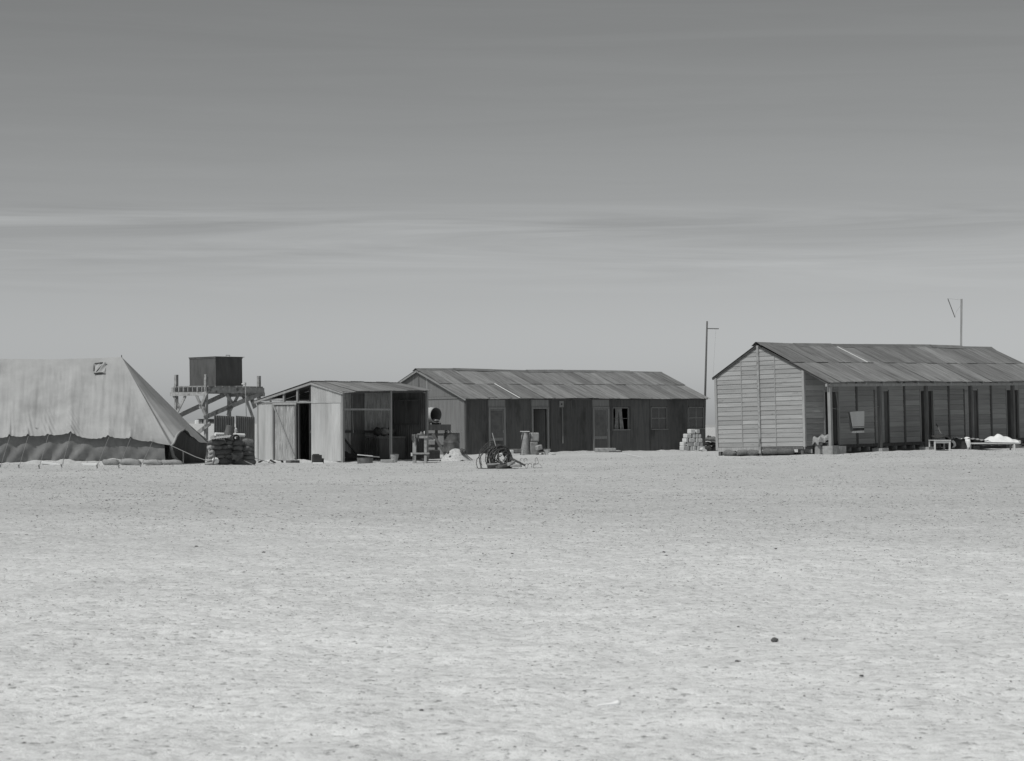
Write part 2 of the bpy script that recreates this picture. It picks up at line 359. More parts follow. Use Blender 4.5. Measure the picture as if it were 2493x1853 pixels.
def gable_roof(root, L_, oh, yr, zr, ye_f, ze_f, ye_b, ze_b, nsheet, split=.52, cap_steps=None, patches=()):
    """front slope in two courses of sheets, rear slope in one, ridge caps"""
    x0, x1 = -oh, L_ + oh; wd = (x1 - x0) / nsheet; ph_ = random.random() * 6; sg = lambda x, q=1: q * (.016 * math.sin(x * .62 + ph_) + .008 * math.sin(x * 1.9 + 2 * ph_))
    ym, zm = ye_f + (yr - ye_f) * split, ze_f + (zr - ze_f) * split
    for i in range(nsheet):
        a, b = x0 + i * wd - .02, x0 + (i + 1) * wd + .02; dz = .010 * (i % 2) + random.uniform(0, .006); wv = max(4, round(wd / .076))
        jy = random.uniform(-.03, .02)
        o = corr((a, ye_f + jy, ze_f + dz + sg(a)), (b, ye_f + jy, ze_f + dz + sg(b)), (b, ym + .12, zm + .12 * (zr - ze_f) / (yr - ye_f) + dz), (a, ym + .12, zm + .12 * (zr - ze_f) / (yr - ye_f) + dz), wv, .010, 'roof_sheet', M_roof, root)
        dz2 = .016 + .010 * ((i + 1) % 2) + random.uniform(0, .006); j2 = random.uniform(-.012, .012)
        k = .5 * wd * (0 if i % 3 else .0)
        corr((a, ym + j2, zm + dz2), (b, ym + j2, zm + dz2), (b, yr - .02, zr + dz2 - sg(b)), (a, yr - .02, zr + dz2 - sg(a)), wv, .010, 'roof_sheet', M_roof, root)
        corr((b, ye_b, ze_b + dz), (a, ye_b, ze_b + dz), (a, yr + .02, zr + dz), (b, yr + .02, zr + dz), wv, .010, 'rear_roof_sheet', M_roof, root)
    # ridge caps
    n = 7; cw = (x1 - x0) / n; sf = (zr - ze_f) / (yr - ye_f); sb = (zr - ze_b) / (ye_b - yr)
    for i in range(n):
        a, b = x0 + i * cw - .06, x0 + (i + 1) * cw + .06; dz = .045 + .012 * (i % 2) + (cap_steps[i] if cap_steps else 0); m = MB(); wdt = .2
        pts = [(yr - wdt, zr - wdt * sf + dz - .015), (yr - .04, zr + dz), (yr, zr + dz + .02), (yr + .04, zr + dz), (yr + wdt, zr - wdt * sb + dz - .015)]
        for x in (a, b):
            for y, z in pts: m.v.append((x, y, z - sg(x) + random.uniform(-.008, .008)))
        m.f = [(k, k + 5, k + 6, k + 1) for k in range(4)]
        m.build('ridge_cap', M_cap, root, smooth=True)

# ================================================================== the pale boarded hut on the right
RH, MR = frame('boarded_hut', (9.516, 74.629, -.575), .819, .025, 'pale weatherboarded hut with long iron porch roof on posts', 'hut')
rL, rW, rH, rHr, rHb, rP, rE, rO = 14.372, 3.581, 2.532, 3.372, 2.391, 1.061, .12, .07
s_f = (rHr - rH) / (rW / 2); s_b = (rHr - rHb) / (rW / 2); z_e = rHr - s_f * (rW / 2 + rP)
def ztop_g(y): return (rHr - s_f * (rW / 2 - y) if y < rW / 2 else rHr - s_b * (y - rW / 2)) - .03
yb1, yb2, yb3 = (onplane(MR, px, 1000, 0, 0).y for px in (1889.4, 1849, 1807.5))
for a0, a1 in ((.045, yb1), (yb1, rW / 2), (rW / 2, yb3), (yb3, rW - .045)):
    boards(RH, 'x', 0, a0, a1, .0, ztop_g, .149, M_boardg)
for y in (yb1, yb3): boxp(RH, 'batten', M_post, -.040, .0, y - .014, y + .014, .0, ztop_g(y) - .03)
boxp(RH, 'ridge_post', M_tower, -.07, -.0, rW / 2 - .042, rW / 2 + .042, -.22, ztop_g(rW / 2) - .0)
boxp(RH, 'corner_post', M_post, -.055, .03, -.045, .045, -.02, rH - .06)
boxp(RH, 'corner_post', M_post, -.055, .03, rW - .045, rW + .05, -.10, rHb - .06)
# door openings of the front wall
wy = 0
def rx(px, py=1000): return onplane(MR, px, py, 1, 0).x
dz_top = onplane(MR, 2060, 953.5, 1, 0).z
doors = [(rx(a), rx(b), st) for a, b, st in ((2006, 2041.5, 'open'), (2128, 2162, 'shut'), (2239.5, 2271.5, 'open'), (2346.5, 2379, 'shut'), (2449, 2479.5, 'open'))]
dw = sum(b - a for a, b, _ in doors) / 5
battens = [rx(p, 1000) for p in (2084, 2200.5, 2308.5, 2411.5)]
cuts = [.045]
for (a, b, st), bt in zip(doors, battens + [None]):
    cuts += [a, b] + ([bt] if bt else [])
cuts.append(rL - .045)
ft = lambda x: rH - .05
segs = [(cuts[i], cuts[i + 1]) for i in range(len(cuts) - 1)]
for a, b in segs:
    isd = any(abs(a - d[0]) < 1e-6 for d in doors)
    if isd: boards(RH, 'y', 0, a, b, dz_top + .05, ft, .18, M_board)
    else:
        boards(RH, 'y', 0, a, b, 0, ft, .18, M_board)
        boxp(RH, 'light_backing', M_core, a, b, .012, .03, 0, rH - .06)  # unseen dark sheet added to stop light leaking between the boards
for x in battens: boxp(RH, 'batten', M_dpost, x - .045, x + .045, -.05, .0, -.05, rH - .16)
for a, b, st in doors:
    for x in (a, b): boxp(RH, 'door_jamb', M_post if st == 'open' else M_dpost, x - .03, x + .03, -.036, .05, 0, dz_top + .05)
    boxp(RH, 'door_head', M_post, a + .03, b - .03, -.034, .05, dz_top, dz_top + .05)
    if st == 'open':
        d = barp(RH, 'door', M_dpost, (b - .06, .05, dz_top / 2), (b - .25, .62, dz_top / 2), .01) if False else None
        o = MB().box((0, .33, dz_top / 2 + .01), (.035, .66, dz_top - .04)).build('door', M_dark, RH, loc=(b - .05, .06, 0), rot=(0, 0, R(28)))
        boxp(o, 'handle', M_steel, -.03, -.017, .55, .6, .95, 1.05)
    else:
        wdoor = b - a - .30
        o = boxp(RH, 'door', M_board, a + .034, a + .034 + wdoor, -.012, .02, .01, dz_top - .01)
        boxp(RH, 'door_strip', M_dpost, a + .04 + wdoor, b - .031, .0, .02, .01, dz_top - .01)
        for k in range(1, 5):
            boxp(o, 'door_plank', M_board, a + .036 + (k - 1) * wdoor / 4, a + .030 + k * wdoor / 4, -.022, -.013, .02, dz_top - .02)
boxp(RH, 'light_backing', M_core, .03, .045, .05, rW - .05, 0, rHb - .1)
boxp(RH, 'floor', M_inside, .05, rL - .05, .05, rW - .05, -.03, 0)
boxp(RH, 'rear_wall', M_board, .0, rL, rW - .03, rW - .004, 0, rHb - .05)
prism([(.02, 0), (rW - .04, 0), (rW - .04, rHb - .06), (rW / 2, rHr - .06), (.02, rH - .08)], rL - .03, rL, 'x', 'end_wall', M_board, RH)
boxp(RH, 'wall_plate', M_post, 0, rL, .0, .06, rH - .12, rH - .045)
# sill, joist band, steps of blocks
boxp(RH, 'sill_beam', M_post, -.05, -.005, rW / 2 + .06, rW - .02, -.125, -.008)
boxp(RH, 'sill_beam', M_dpost, -.03, .02, .05, rW / 2 - .06, -.10, -.008)
boxp(RH, 'sill_beam', M_dpost, .05, rL, -.02, .05, -.10, -.008)
for i in range(26):
    x = .3 + i * .545; boxp(RH, 'joist', M_post if i % 3 else M_board, x - .025, x + .025, -.06, .5, -.235, -.105)
boxp(RH, 'bearer', M_dpost, .0, rL, .02, .14, -.34, -.238)
for x in (.06, 1.9, 4.3, 6.6, 9.0, 11.5, 14.1):
    for y in (.1, rW / 2, rW - .12):
        p = MR @ Vector((x, y, -.34)); hgt = p.z - Gf(p.x, p.y) + .06
        boxp(RH, 'pier', M_conc, x - .1, x + .1, y - .1, y + .1, -.345 - max(hgt, .05), -.345)
for y in (.1, rW / 2, rW - .1): boxp(RH, 'footing', M_dpost, -.04, .06, y - .05, y + .05, -.42, -.14)
# roof
gable_roof(RH, rL, rO, rW / 2, rHr + .01, -rP, z_e + .01, rW + rE, rHr - s_b * (rW / 2 + rE) + .01, 22, .5, [0, .0, .004, -.004, .006, 0, -.004])
for y0, z0_, y1, z1_, nm in ((-rP, z_e - .035, rW / 2, rHr - .035, 'rake_board'), (rW + rE, rHr - s_b * (rW / 2 + rE) - .035, rW / 2, rHr - .035, 'rake_board')):
    barp(RH, nm, M_core, (-rO + .02, y0, z0_), (-rO + .02, y1, z1_), .03, .06, up=(0, 0, 1))
for i in range(15):
    x = .0 + i * (rL) / 14; barp(RH, 'rafter', M_post, (x, -rP + .04, z_e - .05 + .0), (x, .0, rH - .04), .05, .07)
xq = onplane(MR, 2027, 849, 1, rW / 2).x; ym_ = -rP + (rW / 2 + rP) * .5; zm_ = z_e + (rHr - z_e) * .5
MB().bar((xq, ym_, zm_ + .055), (xq, rW / 2 - .2, rHr - .2 * s_f + .055), .05, .012).build('bright_strip', M_paint, RH)
posts_x = [.085 + k * 2.81 for k in range(5)]
boxp(RH, 'porch_beam', M_post, -.1, rL, -rP + .07, -rP + .15, z_e - .13, z_e - .04)
for k, x in enumerate(posts_x):
    p = MR @ Vector((x, -rP + .11, 0)); gz = Gf(p.x, p.y) - p.z
    o = boxp(RH, 'porch_post', M_post if k == 0 else M_dpost, x - .055, x + .055, -rP + .055, -rP + .165, gz + .12, z_e - .135)  # first post coloured as lit, the others darker to paint in their shade
    boxp(RH, 'post_block', M_conc, x - .2, x + .18, -rP - .09, -rP + .3, gz - .1, gz + (.27 if k == 0 else .13))
p = MR @ Vector((.75, -rP + .1, 0)); gz = Gf(p.x, p.y) - p.z
boxp(RH, 'post_block', M_conc, .34, .70, -rP - .05, -rP + .25, gz - .1, gz + .25)
for x in (2.1, 3.6, 5.5): boxp(RH, 'step_block', M_conc, x - .25, x + .35, -.55, -.15, -.62, -.3)

# ================================================================== the dark hut in the middle
MH, MM = frame('dark_hut', (-1.953, 96.846, -1.129), .749, .012, 'long dark timber hut with patchy iron roof, three doors and three windows', 'hut')
mL, mW, mH, mHr, mE, mO = 14.96, 5.896, 2.459, 3.668, .2, .153
s_m = (mHr - mH) / (mW / 2)
def ztop_m(y): return mHr - s_m * abs(mW / 2 - y) - .03
pw = mL / 12; top = lambda x: mH - .13
kinds = ['p', 'd', 'p', 'o', 'p', 'p', 'd', 'w', 'p', 'w', 'p', 'w']
dh = 1.93
for k, kd in enumerate(kinds):
    a, b = k * pw, (k + 1) * pw
    boxp(MH, 'panel_rail', M_dark, a + .01, b - .01, -.035, .0, mH - .125, mH - .02)
    if kd == 'p':
        vpanel(MH, 'y', 0, a, b, -.12, top, M_dark); boxp(MH, 'light_backing', M_core, a, b, .01, .03, -.1, mH - .14)  # same unseen dark sheet added behind the panel gaps
    elif kd in 'do':
        da, db = (a + .10, b - .30) if k == 1 else (a + .12, b - .22)
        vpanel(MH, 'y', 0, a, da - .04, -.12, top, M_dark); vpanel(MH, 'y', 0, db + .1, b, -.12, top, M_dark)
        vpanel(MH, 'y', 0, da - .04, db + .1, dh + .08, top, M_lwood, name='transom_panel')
        for x in (da - .0, db + .03): boxp(MH, 'door_frame', M_lwood, x - .045, x + .045, -.06, .02, -.05, dh + .0)
        boxp(MH, 'door_frame', M_lwood, da - .045, db + .075, -.062, .02, dh + .002, dh + .078)
        if kd == 'd':
            o = boxp(MH, 'door', M_lwood, da + .046, db - .016, -.012, .025, -.04, dh - .005)
            boxp(o, 'door_screen', M_screen, da + .10, db - .07, -.018, -.0125, .72, dh - .06)
            boxp(o, 'door_panel', M_dark, da + .10, db - .07, -.018, -.0125, .06, .58)
            boxp(o, 'handle', M_steel, db - .055, db - .03, -.035, -.013, .92, 1.04)
            boxp(o, 'door_rail', M_lwood, da + .09, db - .06, -.026, -.0185, .60, .70)
        else:
            MB().box((0, .4, dh / 2), (.035, .78, dh - .03)).build('door', M_dark, MH, loc=(db - .02, .06, 0), rot=(0, 0, R(35)))
    else:
        wa, wb, z0, z1 = a + .1, b - .14, 1.0, 1.98
        vpanel(MH, 'y', 0, a, b, -.12, lambda x: z0 - .045, M_dark); vpanel(MH, 'y', 0, a, b, z1 + .04, top, M_dark)
        vpanel(MH, 'y', 0, a, wa - .03, z0 - .04, lambda x: z1 + .035, M_dark); vpanel(MH, 'y', 0, wb + .03, b, z0 - .04, lambda x: z1 + .035, M_dark)
        o = empty('window', (0, 0, 0)); o.parent = MH
        boxp(o, 'sill', M_lwood, wa - .05, wb + .06, -.08, .02, z0 - .04, z0)
        for x in (wa, wb): boxp(o, 'frame', M_gdark, x - .025, x + .025, -.03, .03, z0 + .001, z1)
        boxp(o, 'frame', M_gdark, wa + .026, wb - .026, -.031, .03, z1 - .04, z1 + .03)
        xm, zm = (wa + wb) / 2, (z0 + z1) / 2
        if k == 7:
            boxp(o, 'glazing_bar', M_gdark, wa + .026, wb - .026, .0, .02, zm - .012, zm + .012)
            for cx, w0, tw in ((wa + .35, .16, -.03), (wa + .62, .15, .12)):
                m = MB(); n = 14
                for j in range(7):
                    v = j / 6
                    for i in range(n + 1):
                        t = i / n; wd = w0 * (.7 + .6 * abs(v - .35)); m.v.append((cx + (t - .5) * wd * 1.6 + tw * (v - .5), .07 + .02 * math.sin(t * 19 + v), z1 - .04 - v * (z1 - z0 - .05)))
                for j in range(6):
                    for i in range(n): q = j * (n + 1) + i; m.f.append((q, q + 1, q + n + 2, q + n + 1))
                m.build('curtain', M_grey, MH, smooth=True)
            pn = [(wa + .026, xm - .2, z0 + .01, z1 - .045)]
        else:
            boxp(o, 'glazing_bar', M_lwood, xm - .018, xm + .018, -.018, .012, z0 + .002, z1 - .042)
            boxp(o, 'glazing_bar', M_lwood, wa + .026, wb - .026, -.014, .01, zm - .014, zm + .014)
            for x0_, x1_ in ((wa + .026, xm - .02), (xm + .02, wb - .026)):
                for q0, q1 in ((z0 + .004, zm - .016), (zm + .016, z1 - .044)): boxp(o, 'pane', M_glass, x0_, x1_, -.002, .004, q0, q1)
    if k: boxp(MH, 'joint_strip', M_screen if False else M_dark, a - .02, a + .02, -.034, -.0, -.1, mH - .13)
# gable end
gy = [onplane(MM, px, 1020, 0, 0).y for px in (1041, 1088)]
zb = onplane(MM, 1088, 969, 0, 0).z
for a0, a1 in ((.05, gy[1]), (gy[1], gy[0]), (gy[0], mW * .72), (mW * .72, mW - .03)):
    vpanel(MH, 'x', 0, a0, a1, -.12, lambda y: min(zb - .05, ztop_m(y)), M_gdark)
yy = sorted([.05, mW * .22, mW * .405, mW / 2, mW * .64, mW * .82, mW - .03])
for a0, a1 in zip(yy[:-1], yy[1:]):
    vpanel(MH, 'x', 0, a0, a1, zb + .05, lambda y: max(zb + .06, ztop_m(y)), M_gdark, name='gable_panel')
boxp(MH, 'rail', M_gdark, -.045, .0, .05, mW - .05, zb - .045, zb + .045)
boxp(MH, 'gable_strip', M_lwood, -.045, .0, mW * .405 - .035, mW * .405 + .035, zb + .05, ztop_m(mW * .405) - .02)
boxp(MH, 'gable_strip', M_dpost, -.045, .0, mW / 2 - .03, mW / 2 + .03, zb + .05, ztop_m(mW / 2) - .02)
boxp(MH, 'corner_board', M_gdark, -.05, .02, -.01, .045, -.1, mH - .08)
boxp(MH, 'corner_board', M_dark, -.03, .06, -.05, -.012, -.1, mH - .08)
boxp(MH, 'light_backing', M_core, .02, .035, .05, mW - .05, -.1, mH - .05)
boxp(MH, 'rear_wall', M_dark, 0, mL, mW - .03, mW, -.1, mH - .05)
prism([(0, -.1), (mW, -.1), (mW, mH - .06), (mW / 2, mHr - .08), (0, mH - .06)], mL - .03, mL, 'x', 'end_wall', M_dark, MH)
boxp(MH, 'floor', M_inside, .04, mL - .04, .04, mW - .04, -.08, -.04)
ze_m = mHr - s_m * (mW / 2 + mE)
gable_roof(MH, mL, mO, mW / 2, mHr, -mE, ze_m, mW + mE, ze_m, 23, .5, [0, .004, .0, .006, .008, .0, -.02])
for sgn, y0 in ((1, -mE), (-1, mW + mE)):
    barp(MH, 'barge_board', M_lwood, (-mO + .015, y0, ze_m - .045), (-mO + .015, mW / 2, mHr - .045), .03, .09)
for i in range(13): boxp(MH, 'rafter_end', M_dark, i * pw - .03, i * pw + .03, -mE + .03, -.036, mH - .115, mH - .05)
xq = onplane(MM, 1265, 962, 1, -mE).x; zq = ze_m + (mHr - ze_m) * .5; yq = -mE + (mW / 2 + mE) * .5
MB().bar((xq, -mE - .01, ze_m + .035), (xq, yq, zq + .035), .07, .012).build('bright_strip', M_paint, MH)
# vent plate with its down pipe
vp = onplane(MM, 1365.5, 984, 1, 0); o = boxp(MH, 'vent_plate', M_lwood, vp.x - .12, vp.x + .12, -.045, -.021, vp.z - .14, vp.z + .14)
MB().lathe([(.0, 0), (.045, 0), (.045, .008), (.03, .008)], 14, (vp.x, -.046, vp.z), Matrix.Rotation(R(90), 3, 'X')).build('vent_hole', M_core, o)
MB().tube([(vp.x + .03, -.05, vp.z - .15), (vp.x + .05, -.05, .42)], .035, 8).build('drain_pipe', M_gdark, MH)

# ================================================================== the corrugated iron shed
SH, MS = frame('iron_shed', (-5.655, 76.719, -1.114), .908, .004, 'open-fronted corrugated iron shed with crossbraced door in its end', 'shed')
sL, sW, sH, sHR, sR, sYr, sB = 4.43, 3.936, 2.37, 2.46, 2.69, 1.35, 2.087
def gyS(px, py=1040): return onplane(MS, px, py, 0, 0).y
def gzS(px, py): return onplane(MS, px, py, 0, 0).z
t3 = lambda tx: 600 + tx * .20693
u3 = lambda ty: 880 + ty * .20693
y_a, y_b, y_c, y_d = gyS(t3(328)), gyS(t3(606)), gyS(t3(768)), 0.0
z_rail = gzS(t3(400), u3(495))
def zroof_s(y): return (sH + (sR - sH) * y / sYr) if y < sYr else sR + (sB - sR) * (y - sYr) / (sW - sYr)
def wall_sheet(ya, yb, z0, z1a, z1b, mat, name='wall_sheet', x=-.02, amp=.010):
    return corr((x, ya, z0), (x, yb, z0), (x, yb, z1b), (x, ya, z1a), max(3, round(abs(yb - ya) / .076)), amp, name, mat, SH)
n = 2
for i in range(n):
    a, b = sW + (y_a - sW) * i / n, sW + (y_a - sW) * (i + 1) / n
    wall_sheet(a, b - .02, .0, z_rail - .01, z_rail - .01, M_galv, x=-.02 - .006 * i)
zs = gzS(t3(950), u3(475))
for i in range(3):
    a, b = y_c * (1 - i / 3), y_c * (1 - (i + 1) / 3)
    wall_sheet(a, b - .01, .02, zs, zs, M_galv, x=-.02 - .006 * (i % 2))
    wall_sheet(a, b - .01, zs - .04, zroof_s(a) - .03, zroof_s(max(b, 0)) - .03, M_galv, x=-.034 - .006 * (i % 2))
boxp(SH, 'base_plate', M_dpost, -.05, .03, 0.0, sW, -.07, -.0)
# door in the end wall
dr = empty('door', (0, 0, 0)); dr.parent = SH
zt = z_rail - .07
corr((-.05, y_a - .05, .04), (-.05, y_b + .05, .04), (-.05, y_b + .05, zt), (-.05, y_a - .05, zt), round((y_a - y_b) / .076), .012, 'door_sheet', M_rusty, dr)
for y in (y_a - .04, y_b + .04): boxp(dr, 'stile', M_dpost, -.085, -.062, y - .04, y + .04, -.02, zt + .02)
boxp(dr, 'rail', M_post, -.09, -.064, y_b + .0, y_a - .0, zt + .021, zt + .09)
boxp(dr, 'rail', M_dpost, -.10, -.064, y_b, y_a - .05, -.07, -.021)
barp(dr, 'brace', M_post, (-.1, y_a - .06, zt - .0), (-.1, y_b + .06, .12), .05, .03, up=(1, 0, 0))
# framing of the end gable
boxp(SH, 'rail', M_post, -.04, .03, y_c, sW, z_rail + .0, z_rail + .055)
boxp(SH, 'rail', M_post, -.03, .03, gyS(t3(440)), sW, z_rail + .10, z_rail + .17)
for px in (280, 445, 605): y = gyS(t3(px)); boxp(SH, 'stud', M_post, -.035, .035, y - .035, y + .035, z_rail + .056, zroof_s(y) - .05)
boxp(SH, 'corner_post', M_dpost, -.02, .07, sW - .09, sW, .0, sB - .05)
boxp(SH, 'corner_post', M_post, -.035, .06, -.05, .05, -.06, sH - .05)
for y in (y_b, y_c): boxp(SH, 'door_post', M_dpost, .0, .07, y - .035, y + .035, 0, z_rail)
# front: posts and rails
def fx(px, py=1040): return onplane(MS, px, py, 1, 0).x
xp = fx(t3(1697)); xr = sL - .05
barp(SH, 'front_post', M_post, (xp, 0, -.06), (xp, 0, sH + .02), .075)
barp(SH, 'front_post', M_post, (xr, 0, -.06), (xr, 0, sHR - .06), .075)
zr1 = onplane(MS, t3(1400), u3(565), 1, 0).z
barp(SH, 'front_rail', M_post, (.07, 0, zr1), (xp - .04, 0, zr1), .06, .06)
barp(SH, 'front_plate', M_dpost, (.0, .02, sH - .06), (sL, .02, sHR - .06), .06, .08)
boxp(SH, 'threshold', M_dpost, .06, xp, -.04, .04, -.06, .02)
# rear and inner walls
n = 6; YI = 1.6
for i in range(n):
    a, b = .1 + (sL - .2) * i / n, .1 + (sL - .2) * (i + 1) / n
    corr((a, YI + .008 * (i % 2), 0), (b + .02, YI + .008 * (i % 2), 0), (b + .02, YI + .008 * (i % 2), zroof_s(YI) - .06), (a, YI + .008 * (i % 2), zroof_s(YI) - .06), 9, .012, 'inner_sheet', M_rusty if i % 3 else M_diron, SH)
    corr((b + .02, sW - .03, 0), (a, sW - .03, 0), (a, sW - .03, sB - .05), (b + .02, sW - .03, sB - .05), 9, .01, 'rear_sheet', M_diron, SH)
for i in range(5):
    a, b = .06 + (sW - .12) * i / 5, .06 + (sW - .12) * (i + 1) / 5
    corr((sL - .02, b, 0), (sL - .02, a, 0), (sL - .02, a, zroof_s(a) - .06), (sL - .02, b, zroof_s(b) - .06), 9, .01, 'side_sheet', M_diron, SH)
# framed shutter in the right bay, set on the inner wall
q0, q1 = onplane(MS, t3(1745), u3(460), 0, sL - .06), onplane(MS, t3(2045), u3(735), 0, sL - .06)
sh = empty('shutter', (0, 0, 0)); sh.parent = SH
boxp(sh, 'leaf', M_dark, sL - .075, sL - .045, q1.y, q0.y, q1.z, q0.z)
for y in (q0.y, q0.y + (q1.y - q0.y) * .45, q1.y): boxp(sh, 'stile', M_dpost, sL - .11, sL - .076, y - .03, y + .03, q1.z, q0.z)
for z in (q1.z, q0.z): boxp(sh, 'rail', M_dpost, sL - .115, sL - .08, q1.y, q0.y, z - .025, z + .025)
for z, t in ((1.0, 'a'),): boxp(SH, 'inner_rail', M_dpost, .1, sL - .1, YI - .1, YI - .04, z - .04, z + .04)
barp(SH, 'inner_brace', M_dpost, (xp - 1.15, YI - .15, 1.1), (xp - .1, YI - .15, .2), .05)
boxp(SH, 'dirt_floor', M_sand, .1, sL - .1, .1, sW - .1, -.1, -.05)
# roof sheets
n = 7; fo = .13
for i in range(n):
    t0, t1 = i / n, (i + 1) / n; xa, xb = -.1 + (sL + .22) * t0, -.1 + (sL + .22) * t1 + .03; dz = .012 * (i % 2)
    ea, eb = sH + (sHR - sH) * t0, sH + (sHR - sH) * t1; drop = -.05 if i == 0 else 0
    corr((xa, -fo, ea - .03 + dz + drop), (xb, -fo, eb - .03 + dz + drop * .3), (xb, sYr + .05, sR + .01 + dz), (xa, sYr + .05, sR + .01 + dz), 9, .013, 'roof_sheet', M_roof, SH)
    corr((xb, sW + .08, sB - .01 + dz), (xa, sW + .08, sB - .01 + dz), (xa, sYr - .02, sR + .03 + dz), (xb, sYr - .02, sR + .03 + dz), 9, .013, 'rear_roof_sheet', M_roof, SH)
barp(SH, 'rake_timber', M_post, (-.06, sYr, sR - .06), (-.06, sW + .06, sB - .07), .05, .07)
barp(SH, 'rake_timber', M_post, (-.06, -.1, sH - .09), (-.06, sYr, sR - .06), .05, .07)
for y in (.02, .7, sYr, 2.6): barp(SH, 'purlin', M_dpost, (.0, y, zroof_s(y) - .075), (sL, y, zroof_s(y) - .075 + (sHR - sH) * max(0, 1 - y / sYr)), .05, .06)

# ================================================================== water tower and tank
YT = .861; exl, eyl = Vector((math.cos(YT), math.sin(YT), 0)), Vector((-math.sin(YT), math.cos(YT), 0))
KT = 1.09; T0 = Vector((-9.96 * KT, 77.35 * KT, 1.432 * KT + CZ))
TW = empty('water_tower', (0, 0, 0), 'timber trestle tower with crossed braces under the dark tank', 'tower'); TW.matrix_basis = Matrix.Translation((T0.x, T0.y, 0)) @ Matrix.Rotation(YT, 4, 'Z') @ Matrix.Scale(KT, 4)
zd = T0.z / KT; X0, X1, Y0, Y1 = -.56, 1.84, -.14, 1.36; gz = Gf(T0.x, T0.y) / KT
for x, y, h in ((X0, Y0, .37), (X0, Y1, .38), (X1, Y0, .36), (X1, Y1, .0)):
    barp(TW, 'post', M_tower, (x, y, gz - .2), (x, y, zd + h), .10)
bt = zd - .05
for y, nm in ((Y0, 1), (Y1, 1)):
    boxp(TW, 'deck_beam', M_tower, X0 - .1, X1 + .12, y - .09 - (.052 if y == Y0 else -.142), y - (.052 if y == Y0 else -.142), bt - .19, bt - .0)
for x in (X0, X1):
    boxp(TW, 'cross_beam', M_tower, x - (.13 if x == X0 else -.052), x - (.052 if x == X0 else -.13), Y0 - .16, Y1 + .18, bt - .29, bt - .165)
for i in range(8):
    x = X0 + .14 + (X1 - X0 - .2) * i / 7; boxp(TW, 'deck_plank', M_tower, x - .14, x + .14, Y0 - .12, Y1 + .14, bt + .002, bt + .045)
for i in range(7):
    y = Y0 + .08 + (Y1 - Y0 - .1) * i / 6; boxp(TW, 'joist', M_tower, X0 - .12, X1 + .1, y - .02, y + .02, bt - .15, bt - .001)
B = lambda a, b, w_=.10, t=.035: barp(TW, 'brace', M_tower, a, b, t, w_)
yo, xo = Y0 - .07, X0 - .07
zl = bt - .2
MT = TW.matrix_basis.copy(); t2 = lambda x, y: (400 + x * .1937, 840 + y * .1937)
def BP(axis, val, p0, p1, w_=.10): B(onplane(MT, *t2(*p0), axis, val), onplane(MT, *t2(*p1), axis, val), w_)
BP(1, yo, (495, 915), (1255, 592), .15)                       # long front diagonal
BP(1, Y1 + .06, (170, 897), (770, 615), .15)                  # long rear diagonal
BP(1, yo + .11, (755, 590), (872, 748)); BP(1, yo + .10, (925, 640), (795, 885)); BP(1, yo + .04, (1035, 700), (1120, 930)); BP(1, yo + .14, (985, 640), (1030, 720)); BP(1, yo + .05, (1085, 640), (1140, 790), .16)
BP(0, xo, (108, 612), (198, 800)); BP(0, xo, (265, 640), (148, 872)); BP(0, xo - .04, (400, 625), (520, 890)); BP(0, xo - .04, (532, 600), (448, 795)); BP(0, xo - .05, (425, 1100), (575, 985), .13)
for k, z in enumerate((1.25, 1.65, 2.05)): barp(TW, 'ladder_rung', M_tower, (X1 - .08, Y0 - .12, z), (X1 + .55, Y0 - .12, z), .04)
TK = empty('water_tank', (0, 0, 0), 'square dark water tank standing on the timber tower', 'tank'); TK.matrix_basis = Matrix.Translation(T0) @ Matrix.Rotation(-.012, 4, 'Y') @ Matrix.Rotation(YT, 4, 'Z') @ Matrix.Scale(KT, 4)
m = MB(); m.box((.606, .66, .49), (1.212, 1.323, .965)); tb = m.build('shell', M_tank, TK); bv = tb.modifiers.new('b', 'BEVEL'); bv.width = .012; bv.segments = 2
boxp(TK, 'lid', M_tank, -.02, 1.30, -.02, 1.34, .974, .99)
MB().tube([(.75, .3, .985), (.75, .3, 1.05), (.92, .3, 1.05), (.92, .3, .985)], .012, 6).build('lid_handle', M_steel, TK)
for z in (.02, .95): 
    for (x0_, x1_, y0_, y1_) in ((-.012, 1.224, -.012, .0), (-.012, .0, 0, 1.323)): boxp(TK, 'rim', M_tank, x0_, x1_, y0_, y1_, z - .02, z + .02)
# shower pipe beside the tower
p = at(602, 1050, 82.8); p.z = 0
SP = empty('standpipe', (p.x, p.y, Gf(p.x, p.y)), 'thin upright water pipe with bent spout at the tower edge', 'pipe'); gz0 = Gf(p.x, p.y)
hp = at(597.5, 935, 82.8).z - gz0
MB().tube([(0, 0, -.1), (-.03, 0, hp * .5), (-.07, 0, hp)], .018, 7).build('riser', M_steel, SP)
MB().tube([(-.07, 0, hp), (-.15, -.02, hp + .01), (-.2, -.02, hp - .005)], .022, 7).build('spout', M_paint, SP)
MB().tube([(-.07, 0, hp - .04), (-.07, 0, hp + .05)], .034, 8).build('tap', M_steel, SP)

